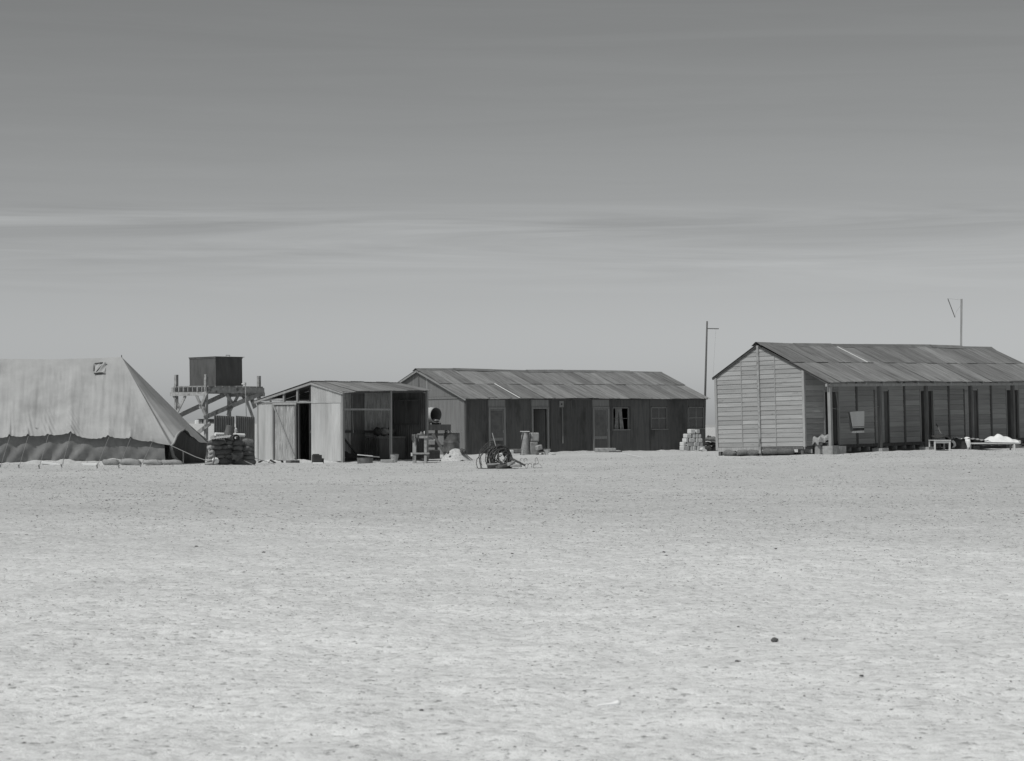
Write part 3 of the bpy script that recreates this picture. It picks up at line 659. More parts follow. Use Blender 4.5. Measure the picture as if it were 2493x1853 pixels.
# ================================================================== tent
def PT(px, py, d): return at(px, py, d)
TE = empty('marquee_tent', (-13, 74, 0), 'large pale canvas ridge tent with dark wall and open hipped end', 'tent'); tb0 = Vector((-13, 74, 0))
loc = lambda p: Vector(p) - tb0
gx = [24, 69, 118, 173, 265, 318, 371, 414.6]       # guy points along the near eave, pixels
ey = [1063, 1062, 1059, 1055, 1064.5, 1067.5, 1076, 1084]
x_ridge_end = PT(296, 869, 74.6); ZR = x_ridge_end.z
def eave_pt(px):
    g_ = np.array([-300, -250, -200, -150, -100, -60, -20] + gx); y_ = np.array([1064] * 7 + ey)
    i = int(np.clip(np.searchsorted(g_, px) - 1, 0, len(g_) - 2)); t = (px - g_[i]) / (g_[i + 1] - g_[i]); t = min(max(t, 0), 1)
    sag_ = (8 if g_[i] == 173 else .9) * 4 * t * (1 - t)
    return PT(px, y_[i] + (y_[i + 1] - y_[i]) * t + sag_, 72.0 + .3 * max(0, (px - 300) / 114.6)), t
CN1 = eave_pt(414.6)[0]
def tent_roof(px, v):
    E_, t = eave_pt(px)
    if px <= 296: top_ = PT(px, float(np.interp(px, [-300, 0, 120, 250, 296], [873, 873.5, 875, 871.5, 869])), 74.6)
    else: top_ = x_ridge_end.lerp(CN1, (px - 296) / 118.6)
    near = max(0, 1 - min(t, 1 - t) * 2); ln = min(1, (top_ - E_).length / 3)
    rad = max(0, v - .5) / .5; w_ = math.sin(min(1, v * 1.02) * math.pi) if v < .98 else .0
    fold = .08 * rad ** 3 * near ** 4 + .03 * rad ** 1.6 * math.sin((px - 20) * .55 * (1.9 - .9 * v)) * near ** 1.5
    vn = lambda a_, b_, s_: float(vnoise(np.array(a_), np.array(b_), s_))
    long_ = .075 * vn(px / 31 + .9 * v, v * 1.1, 5) + .032 * vn(px / 9 + 1.6 * v, v * 1.7, 6) + .009 * vn(px / 3.2 + 2.4 * v, v * 5, 9) + .012 * vn(px / 6, v * 9, 15)
    return top_.lerp(E_, v) + Vector((0, -.7, .7)) * ln * (fold + long_ * min(1, v * 5) * (1 if v < .97 else .6) - .10 * w_)
m = MB(); nu, nv = 360, 50; pxs = np.linspace(-300, 414.6, nu + 1)
for i, px in enumerate(pxs):
    for j in range(nv + 1): m.v.append(tuple(loc(tent_roof(px, j / nv))))
for i in range(nu):
    for j in range(nv): a = i * (nv + 1) + j; m.f.append((a, a + nv + 1, a + nv + 2, a + 1))
m.build('roof_front', M_canvas, TE, smooth=True)
A = x_ridge_end; C1 = eave_pt(414.6)[0]; C2 = PT(510, 1077, 77.2)
# rear slope
m = MB(); nb = 40
for i in range(nb + 1):
    s_ = i / nb; top_ = PT(-300 + 596 * s_, 875.5 - 4 * max(0, s_ - .75) * 4, 74.6); bot = Vector((PT(-300, 1063, 72).x + (C2.x - PT(-300, 1063, 72).x) * s_, 77.2, C2.z))
    for j in range(9): m.v.append(tuple(loc(top_.lerp(bot, j / 8) - Vector((0, 0, .02 * 0 + .10 * math.sin(j / 8 * math.pi) * .7)))))
for i in range(nb):
    for j in range(8): a = i * 9 + j; m.f.append((a, a + 1, a + 10, a + 9))
m.build('roof_rear', M_canvas, TE, smooth=True)
# hipped end with an arched doorway at its near corner
arch_px = [(415, 1085), (420, 1080), (423, 1072), (427, 1062), (435, 1053), (448, 1046), (456, 1052), (464, 1060), (473, 1068.5), (488, 1076), (500, 1079.5), (510, 1080)]
edge = []
for k, (px, py) in enumerate(arch_px):
    s_ = (px - 414.6) / (510 - 414.6); edge.append(PT(px, py, 72.3 + (77.2 - 72.3) * s_))
m = MB(); ne, nv2 = 66, 26
for i in range(ne + 1):
    t = i / ne * (len(edge) - 1); k = min(int(t), len(edge) - 2); E_ = edge[k].lerp(edge[k + 1], t - k)
    for j in range(nv2 + 1):
        v = j / nv2; p = A.lerp(E_, v); s_ = i / ne
        out_ = Vector((.8, -.25, .5)).normalized()
        wr = .035 * math.sin(s_ * 34 + v * 2) * v ** 2 * (.25 + .75 * abs(2 * s_ - 1)) * min(1, s_ * 7) + .02 * min(1, s_ * 7) * float(vnoise(np.array(s_ * 14), np.array(v * 2.5), 12)) * v
        fl = .05 * math.sin(min(1, s_ * 1.3) * math.pi) * max(0, v - .55) * 1.0
        m.v.append(tuple(loc(p + out_ * (wr + fl - .05 * math.sin(v * math.pi) * math.sin(s_ * math.pi)))))
for i in range(ne):
    for j in range(nv2): a = i * (nv2 + 1) + j; m.f.append((a, a + nv2 + 1, a + nv2 + 2, a + 1))
m.build('roof_end', M_canvas, TE, smooth=True)
# pale hem round the arch
MB().tube([loc(p + Vector((.05, -.05, .02))) for p in edge[:6]], [.03, .035, .04, .04, .03, .02], 8).build('arch_hem', M_canvas, TE, smooth=True)
# near wall curtain with slanting folds
m = MB(); nu2, nv3 = 300, 12; pw_ = np.linspace(-300, 399, nu2 + 1)
for i, px in enumerate(pw_):
    E_, t = eave_pt(px); bx = px + 4
    by = float(np.interp(px, [-300, 0, 130, 250, 330, 396], [1124, 1124, 1129, 1133, 1130, 1124]))
    gpb = gat(bx, 72.25); gpb.z += float(np.interp(px, [250, 396], [.0, .02]))
    for j in range(nv3 + 1):
        v = j / nv3; p = (E_ + Vector((0, .13, .05))).lerp(gpb + Vector((0, .05, -.03)), v)
        left_w = 1 - smooth01(190, 260, px)
        q = (px - 24 + v * 62) / 49.0
        fold = .05 * math.sin(q * 2 * math.pi + .8 * math.sin(q * 1.7)) * (.35 + .65 * float(left_w)) * (.15 + v) + .010 * math.sin(px * .33 - v * 5) * v + .02 * float(vnoise(np.array(px / 22), np.array(v * 1.2), 14)) * v
        m.v.append(tuple(loc(p + Vector((0, -fold - .06 * math.sin(v * math.pi), 0)))))
for i in range(nu2):
    for j in range(nv3): a = i * (nv3 + 1) + j; m.f.append((a, a + nv3 + 1, a + nv3 + 2, a + 1))
m.build('wall_curtain', M_wallc, TE, smooth=True)
# end curtain with shade put into its colour, carried on into the tent
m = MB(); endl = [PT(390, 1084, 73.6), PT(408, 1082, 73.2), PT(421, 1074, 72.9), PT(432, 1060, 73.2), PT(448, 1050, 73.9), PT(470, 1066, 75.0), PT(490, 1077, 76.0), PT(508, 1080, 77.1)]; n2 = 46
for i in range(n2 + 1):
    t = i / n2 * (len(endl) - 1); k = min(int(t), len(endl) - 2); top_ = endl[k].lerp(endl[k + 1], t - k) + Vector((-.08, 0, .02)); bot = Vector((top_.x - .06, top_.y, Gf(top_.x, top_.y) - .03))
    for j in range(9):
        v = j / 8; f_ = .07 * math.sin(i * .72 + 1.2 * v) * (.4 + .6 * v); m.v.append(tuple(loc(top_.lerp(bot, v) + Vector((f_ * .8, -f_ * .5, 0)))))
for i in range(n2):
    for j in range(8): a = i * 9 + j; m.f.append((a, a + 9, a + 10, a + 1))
m.build('end_curtain', M_dcanvas, TE, smooth=True)
# flap pulled back at the corner and the corner pole
mlf = MB(); c0, c1, c2 = PT(416, 1086, 72.4), PT(398, 1128, 72.5), PT(442, 1129, 72.9)
mlf.tube([loc(c0), loc(c0.lerp(c2, .4) + Vector((-.06, 0, -.1))), loc(c2)], [.05, .06, .03], 7); mlf.build('tied_flap', M_wallc, TE, smooth=True)
# vent patch on the roof
NR = Vector((0, -.7, .7))
def rsurf(px, py, h): return tent_roof(px, (py - 872) / 189.0) + NR * h
m = MB(); n3 = 16
for i in range(n3 + 1):
    for j in range(n3 + 1):
        s_, t = i / n3, j / n3; px = 228 + 30 * s_ - 3 * t * s_; py = 884 + 25 * t
        dg = math.exp(-((s_ + t - 1.05) / .13) ** 2) * .05 + math.exp(-((t - .95) / .07) ** 2) * .06 + math.exp(-((t - .05) / .08) ** 2) * .05 + .014 * math.sin(s_ * 15 + t * 9)
        m.v.append(tuple(loc(rsurf(px, py, dg + .012))))
for i in range(n3):
    for j in range(n3): a = i * (n3 + 1) + j; m.f.append((a, a + n3 + 1, a + n3 + 2, a + 1))
m.build('roof_patch', M_canvas, TE, smooth=True)
for q0_, q1_, h_ in (((230, 886.5), (256, 885.5), .055), ((253, 888), (233, 906), .055), ((228.5, 908.5), (251, 908.5), .06), ((228.5, 888), (228.5, 907), .03)):
    MB().tube([loc(rsurf(q0_[0] + (q1_[0] - q0_[0]) * k / 5, q0_[1] + (q1_[1] - q0_[1]) * k / 5, h_)) for k in range(6)], [.006, .014, .018, .02, .016, .008], 6).build('patch_seam', M_dcanvas, TE, smooth=True)
MB().add([loc(rsurf(x, y, .03)) for x, y in ((84, 1041), (89, 1043.5), (95, 1041), (90, 1042))], [(0, 1, 2, 3)]).build('tear', M_dcanvas, TE)
MB().tube([loc(A + Vector((0, 0, -.3))), loc(A + Vector((0, 0, .06)))], .015, 7).build('pole_tip', M_dpost, TE)
# guy ropes to pegs
for k, (px, py) in enumerate(zip(gx[:7], ey[:7])):
    a = PT(px, py, 71.75); b = gpt(px - 22 - (6 if k > 3 else 0), 1138 + (k % 3))
    MB().tube([loc(a), loc(b + Vector((0, 0, .05)))], .007, 5).build('guy_rope', M_rope, TE)
    MB().bar(loc(b + Vector((.02, .02, -.1))), loc(b + Vector((-.02, -.04, .09))), .025).build('peg', M_tower, TE)
for a, b in ((C1, gpt(538, 1133)), (C2, gpt(622, 1134)), (PT(504, 1072, 76.8), gpt(668, 1130)), (PT(345, 935, 75), PT(508, 1074, 77))):
    MB().tube([loc(a), loc(Vector(a).lerp(Vector(b), .5) + Vector((0, 0, -.05))), loc(b)], .012, 5).build('guy_rope', M_rope, TE)
a = PT(446, 1100, 72.6); g2 = gat(446, 72.5); MB().bar(loc(a), loc(g2), .03).build('corner_stick', M_dpost, TE)

# ================================================================== sandbags
def bag_mesh(seed, mat):
    r_ = random.Random(seed); m = MB(); nu, nv = 18, 12; ph = [r_.random() * 6 for _ in range(6)]
    for i in range(nv + 1):
        t = -1 + 2 * i / nv; prof = (1 - abs(t) ** 3.6) ** .5 if abs(t) < 1 else 0; prof = max(prof, .12)
        for k in range(nu):
            a = 2 * math.pi * k / nu; c, s_ = math.cos(a), math.sin(a)
            yy = math.copysign(abs(c) ** .75, c); zz = math.copysign(abs(s_) ** .8, s_)
            b_ = 1 + .09 * math.sin(3 * t + ph[0] + 2 * a) + .07 * math.sin(5 * t + ph[1] - a) + .035 * math.sin(11 * t + ph[4] + 3 * a)
            m.v.append((t * .5 + .02 * math.sin(a * 2 + ph[2]), yy * .5 * prof * b_, zz * .5 * prof * b_ + .04 * math.sin(3.1 * t + ph[3])))
    for i in range(nv):
        for k in range(nu): a, b = i * nu + k, i * nu + (k + 1) % nu; m.f.append((a, b, b + nu, a + nu))
    m.f.append(tuple(range(nu))[::-1]); m.f.append(tuple(nv * nu + k for k in range(nu)))
    return m.mesh(mat, True)
BAGS = [bag_mesh(i, M_sack) for i in range(6)]; LBAGS = [bag_mesh(i + 9, M_lsack) for i in range(4)]
def bag(p, size, rot, label, group, pale=False):
    o = link('sandbag', (random.choice(LBAGS if pale else BAGS)), None, p, rot, size); return tag(o, label, 'sandbag', group)
z5 = lambda x, y: (480 + x * .09082, 990 + y * .09082)
D5 = 70.6; sc5 = D5 / F
rowsL = [[(310, 735, 890, 1030), (725, 905, 890, 1020)], [(320, 640, 1025, 1150), (620, 905, 1015, 1140)], [(400, 895, 1130, 1285)], [(460, 700, 1270, 1385), (685, 945, 1275, 1400)], [(555, 915, 1375, 1545)]]
rowsR = [[(905, 1230, 900, 1045), (1215, 1480, 870, 1060)], [(905, 1200, 1040, 1180), (1190, 1475, 1045, 1190)], [(905, 1200, 1170, 1285), (1190, 1505, 1170, 1310)], [(1225, 1525, 1295, 1420)], [(960, 1540, 1400, 1570)]]
rw = ['top', 'second', 'third', 'fourth', 'bottom']
for side, rows in (('left', rowsL), ('right', rowsR)):
    for r_i, rr in enumerate(rows):
        for k, (x0, x1, y0, y1) in enumerate(rr):
            px, py = z5((x0 + x1) / 2, (y0 + y1) / 2); d = D5 + (px - 507) * sc5 * .8 + .02 * r_i
            wv = (x1 - x0) * .09082 * sc5 * 1.28; hh = (y1 - y0) * .09082 * sc5 * 1.14
            which = '' if len(rr) == 1 else (' leftmost of two' if k == 0 else ' rightmost of two')
            bag(at(px, py, d), (wv, .34, hh), (random.uniform(-.05, .05), random.uniform(-.06, .06), R(40) + random.uniform(-.12, .12)),
                'grey sandbag in %s course of the %s half of the sandbag wall%s' % (rw[r_i], side, which.replace(' leftmost of two', ', leftmost').replace(' rightmost of two', ', rightmost')), 'sandbags in the wall beside the tent')
for r_i, (x0, x1, y0, y1) in ((1, (270, 420, 1040, 1160)), (2, (310, 470, 1165, 1290)), (3, (295, 480, 1280, 1395)), (4, (265, 470, 1395, 1500))):
    px, py = z5((x0 + x1) / 2, (y0 + y1) / 2)
    bag(at(px, py, D5 + .1), ((x1 - x0) * .09082 * sc5 * 1.15, .3, (y1 - y0) * .09082 * sc5 * 1.12), (0, 0, R(14)), 'sandbag end coloured pale for sunlight in %s course at the tent corner of the sandbag wall' % rw[r_i], 'sandbags in the wall beside the tent', True)  # paler hessian puts the sunlight on these ends into the colour
px, py = z5(330, 1530); bag(at(px, py, D5 - .05), (.3, .3, .1), (0, 0, .3), 'flat pale sandbag on the sand at the foot of the sandbag wall', 'sandbags in the wall beside the tent', True)
# white stone and tent stake at its foot
def rock(name, mat, p, size, seed, label, cat, group=None, n=10, rot=None):
    r_ = random.Random(seed); m = MB(); nv = 6
    for i in range(nv + 1):
        th = math.pi * i / nv
        for k in range(n):
            a = 2 * math.pi * k / n; q = 1 + r_.uniform(-.2, .2)
            m.v.append((q * math.sin(th) * math.cos(a) * size[0] / 2, q * math.sin(th) * math.sin(a) * size[1] / 2, math.cos(th) * size[2] / 2 * (1 + r_.uniform(-.1, .1))))
    for i in range(nv):
        for k in range(n): a, b = i * n + k, i * n + (k + 1) % n; m.f.append((a, a + n, b + n, b))
    o = m.build(name, mat); o.location = p; o.rotation_euler = rot or (0, 0, r_.random() * 6); return tag(o, label, cat, group)
px, py = z5(490, 1450); rock('stone', M_paint, at(px, py, D5 - .25), (.24, .2, .2), 4, 'white stone leaning on the foot of the sandbag wall', 'stone')
a, b = at(*z5(470, 1320), D5 - .4), at(*z5(425, 1560), D5 - .42); o = MB().bar((0, 0, 0), a - b, .035, .05).build('stake', M_dpost, loc=tuple(b)); tag(o, 'short dark stake leaning against the white stone by the sandbags', 'stake')
# sack hanging over the bags
m = MB(); cs = [(900, 1235), (1240, 1240), (1230, 1350), (1085, 1480), (960, 1390)]
pv = [at(*z5(x, y), D5 + .18 + .0009 * (x - 900)) for x, y in cs]; cc = at(*z5(1080, 1330), D5 + .2); o_ = pv[0]
m.add([p - o_ for p in pv] + [cc - o_] + [p - o_ + Vector((0, .06, 0)) for p in pv], [(i, (i + 1) % 5, 5) for i in range(5)] + [((i + 1) % 5, i, i + 6, (i + 1) % 5 + 6) for i in range(5)])
tag(m.build('empty_sack', M_sack, loc=tuple(o_)), 'empty hessian sack hanging over the right of the sandbag wall', 'sack')
# corrugated screen of two sheets
SN = empty('iron_screen', tuple(gat(570, 72.2)), 'dark corrugated iron screen of two sheets behind the sandbags', 'screen'); s0 = gat(570, 72.2)
def scr(px0, px1, ty0, ty1, by):
    P_ = lambda px, py: at(px, py, 72.0 + (px - 521) * .0105) - s0
    corr(P_(px0, by), P_(px1, by), P_(px1, ty1), P_(px0, ty0), 9, .014, 'iron_sheet', M_diron, SN, seg=8)
scr(521, 571, 1011, 1014, 1131); scr(574, 620, 1012, 1016, 1131)
# things on the sandbag wall
def cyl_between(name, mat, a, b, r_, label, cat, group=None, n=16):
    a, b = Vector(a), Vector(b); o = MB().tube([Vector((0, 0, 0)), b - a], r_, n).build(name, mat, loc=tuple(a), smooth='auto'); return tag(o, label, cat, group)
cyl_between('canvas_roll', M_paint, at(*z5(480, 740), D5 + .35), at(*z5(1265, 770), D5 + 1.0), .055, 'long white roll lying across the top of the sandbag wall', 'roll')
a, b = at(*z5(800, 870), D5 + .35), at(*z5(905, 530), D5 + .42); ax = (b - a)
o = MB().lathe([(0, 0), (.135, 0), (.14, .01), (.135, .03), (.135, ax.length - .03), (.14, ax.length - .01), (.135, ax.length), (.12, ax.length - .012), (0, ax.length - .012)], 22, (0, 0, 0), ax.to_track_quat('Z', 'Y').to_matrix()).build('can', M_drum, loc=tuple(a), smooth='auto')
tag(o, 'dark metal can tilted on top of the sandbag wall', 'can')
m = MB(); m.lathe([(.075, -.03), (.095, -.025), (.1, 0), (.095, .025), (.075, .03), (.055, .02), (.055, -.02), (.075, -.03)], 20, (0, 0, 0), Matrix.Rotation(R(75), 3, 'X')); o = m.build('rubber_ring', M_dcloth, smooth=True); o.location = at(*z5(1050, 830), D5 + .6); tag(o, 'black rubber ring on the sandbag wall beside the tilted can', 'ring')
o = MB().lathe([(0, 0), (.035, 0), (.045, .03), (.03, .06), (.04, .1), (.02, .14), (0, .14)], 12).build('lamp_glass', M_steel, smooth=True); o.location = at(*z5(1050, 690), D5 + .9); tag(o, 'small pale glass lamp standing behind the tilted can', 'lamp')
o = corr((0, 0, 0), (.62, 0, .0), (.64, .4, .03), (.02, .4, .03), 8, .009, 'iron_offcut', M_rusty); o.location = at(*z5(330, 880), D5 - .25); o.rotation_euler = (R(6), R(-6), 0); tag(o, 'small corrugated offcut lying on the left top of the sandbag wall', 'iron sheet')
o = rock('rag_bundle', M_grey, at(*z5(430, 840), D5 + .1), (.28, .2, .14), 31, 'pale rag bundle on the tent corner of the sandbag wall', 'rags', n=12)
# bags along the foot of the tent wall
t1 = lambda x, y: (x * .2879, 820 + y * .2879)
for (x0, x1, y0, y1, lb) in ((865, 1015, 1035, 1092, 'sandbag at the tent foot nearest the white board'), (1005, 1195, 1032, 1092, 'plump tied sandbag at the tent foot, second from the white board'), (1205, 1385, 1040, 1085, 'long low sandbag at the tent foot, third from the white board'), (1360, 1545, 1040, 1088, 'long sandbag at the tent foot in front of the dark tent corner')):
    px, py = t1((x0 + x1) / 2, (y0 + y1) / 2); d = 70.9; bag(at(px, py, d), ((x1 - x0) * .2879 * d / F, .3, (y1 - y0) * .2879 * d / F * 1.05), (0, R(4), random.uniform(-.2, .2)), 'pale ' + lb, 'sandbags at the tent foot', True)
def slab(name, mat, p, dims, rot, label, cat, group=None):
    o = MB().box((0, 0, 0), dims).build(name, mat); o.location = p; o.rotation_euler = rot
    b_ = o.modifiers.new('b', 'BEVEL'); b_.width = min(dims) * .12; b_.segments = 1
    return tag(o, label, cat, group)
slab('board', M_paint, at(*t1(440, 1075), 70.8), (.62, .2, .07), (0, R(9), R(4)), 'tilted white board on the sand at the left tent foot', 'board')
slab('board', M_paint, at(*t1(757, 1078), 70.8), (.5, .12, .06), (0, 0, R(-2)), 'level white board on the sand under the tent wall', 'board')

# ================================================================== clutter round the shed
t4 = lambda x, y: (930 + x * .18893, 880 + y * .18893)
z6 = lambda x, y: (960 + x * .08997, 1000 + y * .08997)
z7 = lambda x, y: (1150 + x * .08997, 1040 + y * .08997)
def rel_thing(name, px, d, label, cat, rz=0, group=None):
    g_ = gat(px, d); return empty(name, tuple(g_), label, cat, group, rz), g_, d / F
# trestle with drum
DT = 86.0; TR, gT, k = rel_thing('drum_trestle', 1058, DT, 'dark timber trestle carrying the lying drum beside the dark hut', 'trestle', R(38))
ht = at(*z6(1070, 372), DT).z - gT.z
for i, y in enumerate((-.3, -.02, .26)): boxp(TR, 'top_plank', M_dpost, -.75, .42, y - .13, y + .13, ht - .05, ht)
boxp(TR, 'apron', M_dpost, -.75, .42, -.46, -.432, ht - .22, ht - .0)
for x in (-.7, .32):
    for y in (-.36, .34): barp(TR, 'leg', M_dpost, (x, y, -.05), (x * .93, y * .85, ht - .05), .08)
for y in (-.38, .36): boxp(TR, 'rail', M_dpost, -.72, .36, y - .02, y + .02, .42, .52); boxp(TR, 'rail', M_dpost, -.72, .36, y - .02, y + .02, ht - .42, ht - .33)
barp(TR, 'brace', M_dpost, (.36, -.42, ht - .15), (.72, -.5, .05), .05)
def drum(name, r_, h, M=None, loc_=(0, 0, 0), mat=M_drum, closed_top=True):
    prof = [(0, 0), (r_ - .01, 0), (r_ + .006, .01), (r_, .03)]
    for c in (.33, .66): prof += [(r_, h * c - .025), (r_ + .012, h * c), (r_, h * c + .025)]
    prof += [(r_, h - .03), (r_ + .006, h - .01), (r_ - .012, h), (r_ - .02, h - .02), (0, h - .02)]
    return MB().lathe(prof, 32, (0, 0, 0), M)
c_end = at(*t4(698, 692), DT - .3); axd = Vector((math.cos(R(-47)), math.sin(R(-47)), .0)); Md = axd.to_track_quat('Z', 'Y').to_matrix()
LD = empty('lying_drum', tuple(c_end - axd * .85), 'open-ended metal drum lying on the timber trestle', 'drum')
MB().lathe([(0, 0), (.28, 0), (.29, .01), (.285, .03), (.285, .26), (.297, .285), (.285, .31), (.285, .54), (.297, .565), (.285, .59), (.285, .82), (.298, .84), (.298, .85), (.278, .85)], 34, (0, 0, 0), Md).build('body', M_galv, LD, smooth='auto')
MB().lathe([(.278, .85), (.272, .84), (.272, .02), (0, .02)], 34, (0, 0, 0), Md).build('dark_inside', M_gdark, LD, smooth='auto')  # rust and the interior's shade both put into this darker colour
rock('drum_dregs', M_conc, c_end - axd * .12 + Vector((.02, 0, -.2)), (.28, .3, .12), 77, 'pale dregs lying inside the mouth of the lying drum', 'rubble')
barp(TR, 'chock', M_dpost, (.05, -.3, ht + .03), (.05, .2, ht + .03), .07); barp(TR, 'chock', M_dpost, (-.45, -.3, ht + .03), (-.45, .2, ht + .03), .07)
o = MB().lathe([(0, 0), (.14, 0), (.2, .07), (.21, .075), (.195, .075), (.13, .012), (0, .012)], 22).build('enamel_basin', M_paint, smooth='auto'); o.location = at(*z6(1000, 800), DT - .55); tag(o, 'pale basin hanging on the side of the drum trestle', 'basin'); o.rotation_euler = (R(20), 0, 0)
slab('fuel_box', M_dcloth, gat(z6(1020, 0)[0], DT - .9) + Vector((0, 0, .16)), (.5, .4, .36), (0, 0, .5), 'black box on the ground below the drum trestle', 'box')
slab('plank', M_dpost, at(*z6(1210, 900), DT - .7), (.9, .04, .1), (0, R(58), -.1), 'dark plank leaning against the end of the drum trestle', 'plank')
# upright drum with an iron lid
DU = 80.5; gU = gat(t4(897, 0)[0], DU); o = drum('d', .285, .93).build('oil_drum', M_drum, smooth='auto'); hU = at(*t4(897, 915), DU).z - gU.z
o.location = gU - Vector((0, 0, .02)); o.scale = (1, 1, (hU) / .93); tag(o, 'dark upright oil drum standing behind the sand heap', 'drum')
o = corr((-.38, -.33, 0), (.38, -.33, .02), (.38, .33, .02), (-.38, .33, 0), 9, .012, 'drum_cover', M_rusty); o.location = gU + Vector((0, 0, hU + .02)); tag(o, 'scrap of corrugated iron covering the upright drum', 'cover')
# bench with vice
DB = 73.6; BN, gB, k = rel_thing('work_bench', t4(485, 0)[0], DB, 'rough timber bench with rag and vice at the shed corner', 'bench')
def rx4(x): return (t4(x, 0)[0] - t4(485, 0)[0]) * DB / F
def rz4(y): return at(t4(485, y)[0], t4(485, y)[1], DB).z - gB.z
xl, xr_ = rx4(395), rx4(580)
for x, w_ in ((xl + .05, .10), (xr_ - .05, .08)):
    for y in (-.02, .5): boxp(BN, 'leg', M_post if y < 0 and x < 0 else M_tower, x - w_ / 2, x + w_ / 2, y - .04, y + .04, -.05, rz4(965))
boxp(BN, 'top', M_tower, xl - .02, xr_ + .02, -.1, .6, rz4(990), rz4(960)); boxp(BN, 'rail', M_tower, xl - .06, xr_ + .08, -.09, -.05, rz4(1195), rz4(1175)); boxp(BN, 'shelf', M_tower, xl - .03, xr_ + .03, -.06, .55, rz4(1200), rz4(1190)); boxp(BN, 'rail_end', M_block, xl - .05, xl - .0, -.13, -.095, rz4(1220), rz4(1178))
V = empty('vice', (gB.x + rx4(510), gB.y + .1, gB.z + rz4(958)), 'small iron vice on the rough timber bench', 'vice')
boxp(V, 'body', M_diron, -.1, .1, -.07, .07, .0, .05); boxp(V, 'jaw', M_steel, -.04, .0, -.07, .07, .05, .13); boxp(V, 'jaw', M_diron, .02, .06, -.07, .07, .05, .11); MB().tube([(-.14, 0, .05), (.1, 0, .06)], .014, 8).build('screw', M_steel, V)
m = MB(); n = 16
for i in range(n + 1):
    for j in range(9):
        s_, t = i / n, j / 8; m.v.append((xl - .02 + .22 * s_ + .0, -.11 - .02 * math.sin(s_ * 17 + t) - (.03 if t > .2 else -.2 * (1 - t * 5)), rz4(940) - max(0, t - .2) * (.22 + .12 * math.sin(s_ * 7)) + .01 * math.sin(s_ * 23)))
for i in range(n):
    for j in range(8): a = i * 9 + j; m.f.append((a, a + 1, a + 10, a + 9))
o = m.build('rag', M_sack, smooth=True); o.location = gB; tag(o, 'crumpled cloth draped over the left of the timber bench', 'cloth')
slab('tool_handle', M_paint, at(*t4(545, 930), DB + .1), (.03, .03, .16), (0, 0, 0), 'short white handle standing upright on the timber bench', 'tool')
slab('tin_box', M_diron, at(*z6(830, 1320), DB + .15), (.2, .2, .12), (0, 0, .3), 'dark tin box on the ground below the timber bench', 'box')
# sand heap with two dark lumps
gS = gpt(t4(940, 0)[0], 1123); m = MB(); n1, n2 = 36, 12; dS = gS.y; RS = 41 * dS / F; HS = at(0, 1091, dS).z - gS.z
for i in range(n2 + 1):
    r_ = i / n2
    for k in range(n1):
        a = 2 * math.pi * k / n1; q = r_ * (1 + .08 * math.sin(3 * a + 1) + .05 * math.sin(7 * a)); x, y = q * RS * math.cos(a), q * RS * .95 * math.sin(a)
        h_ = HS * max(0, 1 - q ** 1.5) + .05 * float(vnoise(np.array(x * 6 + 30), np.array(y * 6 + 9), 31)) * (1 - r_ * .6)
        m.v.append((x, y + RS * .9, h_ - .03 * r_))
for i in range(n2):
    for k in range(n1): a, b = i * n1 + k, i * n1 + (k + 1) % n1; m.f.append((a, b, b + n1, a + n1))
o = m.build('sand_heap', M_sand, smooth=True); o.location = gS; tag(o, 'low heap of pale sand in front of the upright drum', 'sand heap')
rock('dark_lump', M_stone, at(*t4(1045, 1160), dS + .25), (.26, .2, .17), 8, 'larger black lump on the right side of the sand heap', 'lump', 'black lumps on the sand heap', rot=(0, R(35), 0))
rock('dark_lump', M_stone, at(*t4(850, 1172), dS + .1), (.1, .1, .12), 9, 'smaller black lump on the left side of the sand heap', 'lump', 'black lumps on the sand heap')
a, b = at(*z6(1960, 1200), dS + .1), at(*z6(2110, 1330), dS - .3); cyl_between('rod', M_wire, a, b, .015, 'thin dark rod lying down the right flank of the sand heap', 'rod', n=6)
# bucket, slab, tub, planks, block at the shed front
def bucket(px, py, d, r0, r1, h, mat, label, tilt=0, handle=True):
    g_ = gat(px, d); B_ = empty('bucket', tuple(g_), label, 'bucket'); B_.rotation_euler = (0, tilt, 0)
    MB().lathe([(0, .005), (r0, .005), (r0 * 1.02, .02), (r1, h), (r1 + .012, h), (r1 - .006, h - .01), (r0 - .01, .02), (0, .02)], 20).build('pail', mat, B_, smooth='auto')
    if handle: MB().tube([(r1 * math.cos(t), .02, h + r1 * .35 * math.sin(t) - .01) for t in [math.pi * i / 10 for i in range(11)]], .006, 5).build('handle', M_wire, B_)
    return B_
bucket(t4(155, 0)[0], 0, 75.4,   .10, .14, .28, M_conc, 'grey bucket standing at the middle post of the shed', R(4))
slab('stone_slab', M_conc, gat(t3(1655), 74.9) + Vector((0, 0, .05)), (.42, .3, .13), (0, 0, .1), 'pale stone slab lying in front of the shed middle post', 'slab')
o = MB().lathe([(0, 0), (.25, 0), (.26, .17), (.27, .18), (.25, .18), (.24, .03), (0, .03)], 26).build('wash_tub', M_drum, smooth='auto'); o.location = gat(t3(1395), 74.6); o.scale = (1, 1, 1); tag(o, 'round grey metal tub in front of the open shed', 'tub')
slab('plank', M_paint, at(t3(1395), u3(1106), 74.7), (.5, .08, .03), (0, R(5), .1), 'white plank resting across the round metal tub', 'plank')
slab('plank', M_post, at(t3(1480), u3(1117), 75.6), (.5, .1, .03), (0, R(6), .5), 'grey plank lying on the shed threshold behind the metal tub', 'plank')
gq = gat(t3(832), 74.5); BX = empty('black_box', tuple(gq), 'black battery-like box on the sand before the shed end wall', 'box', None, .3)
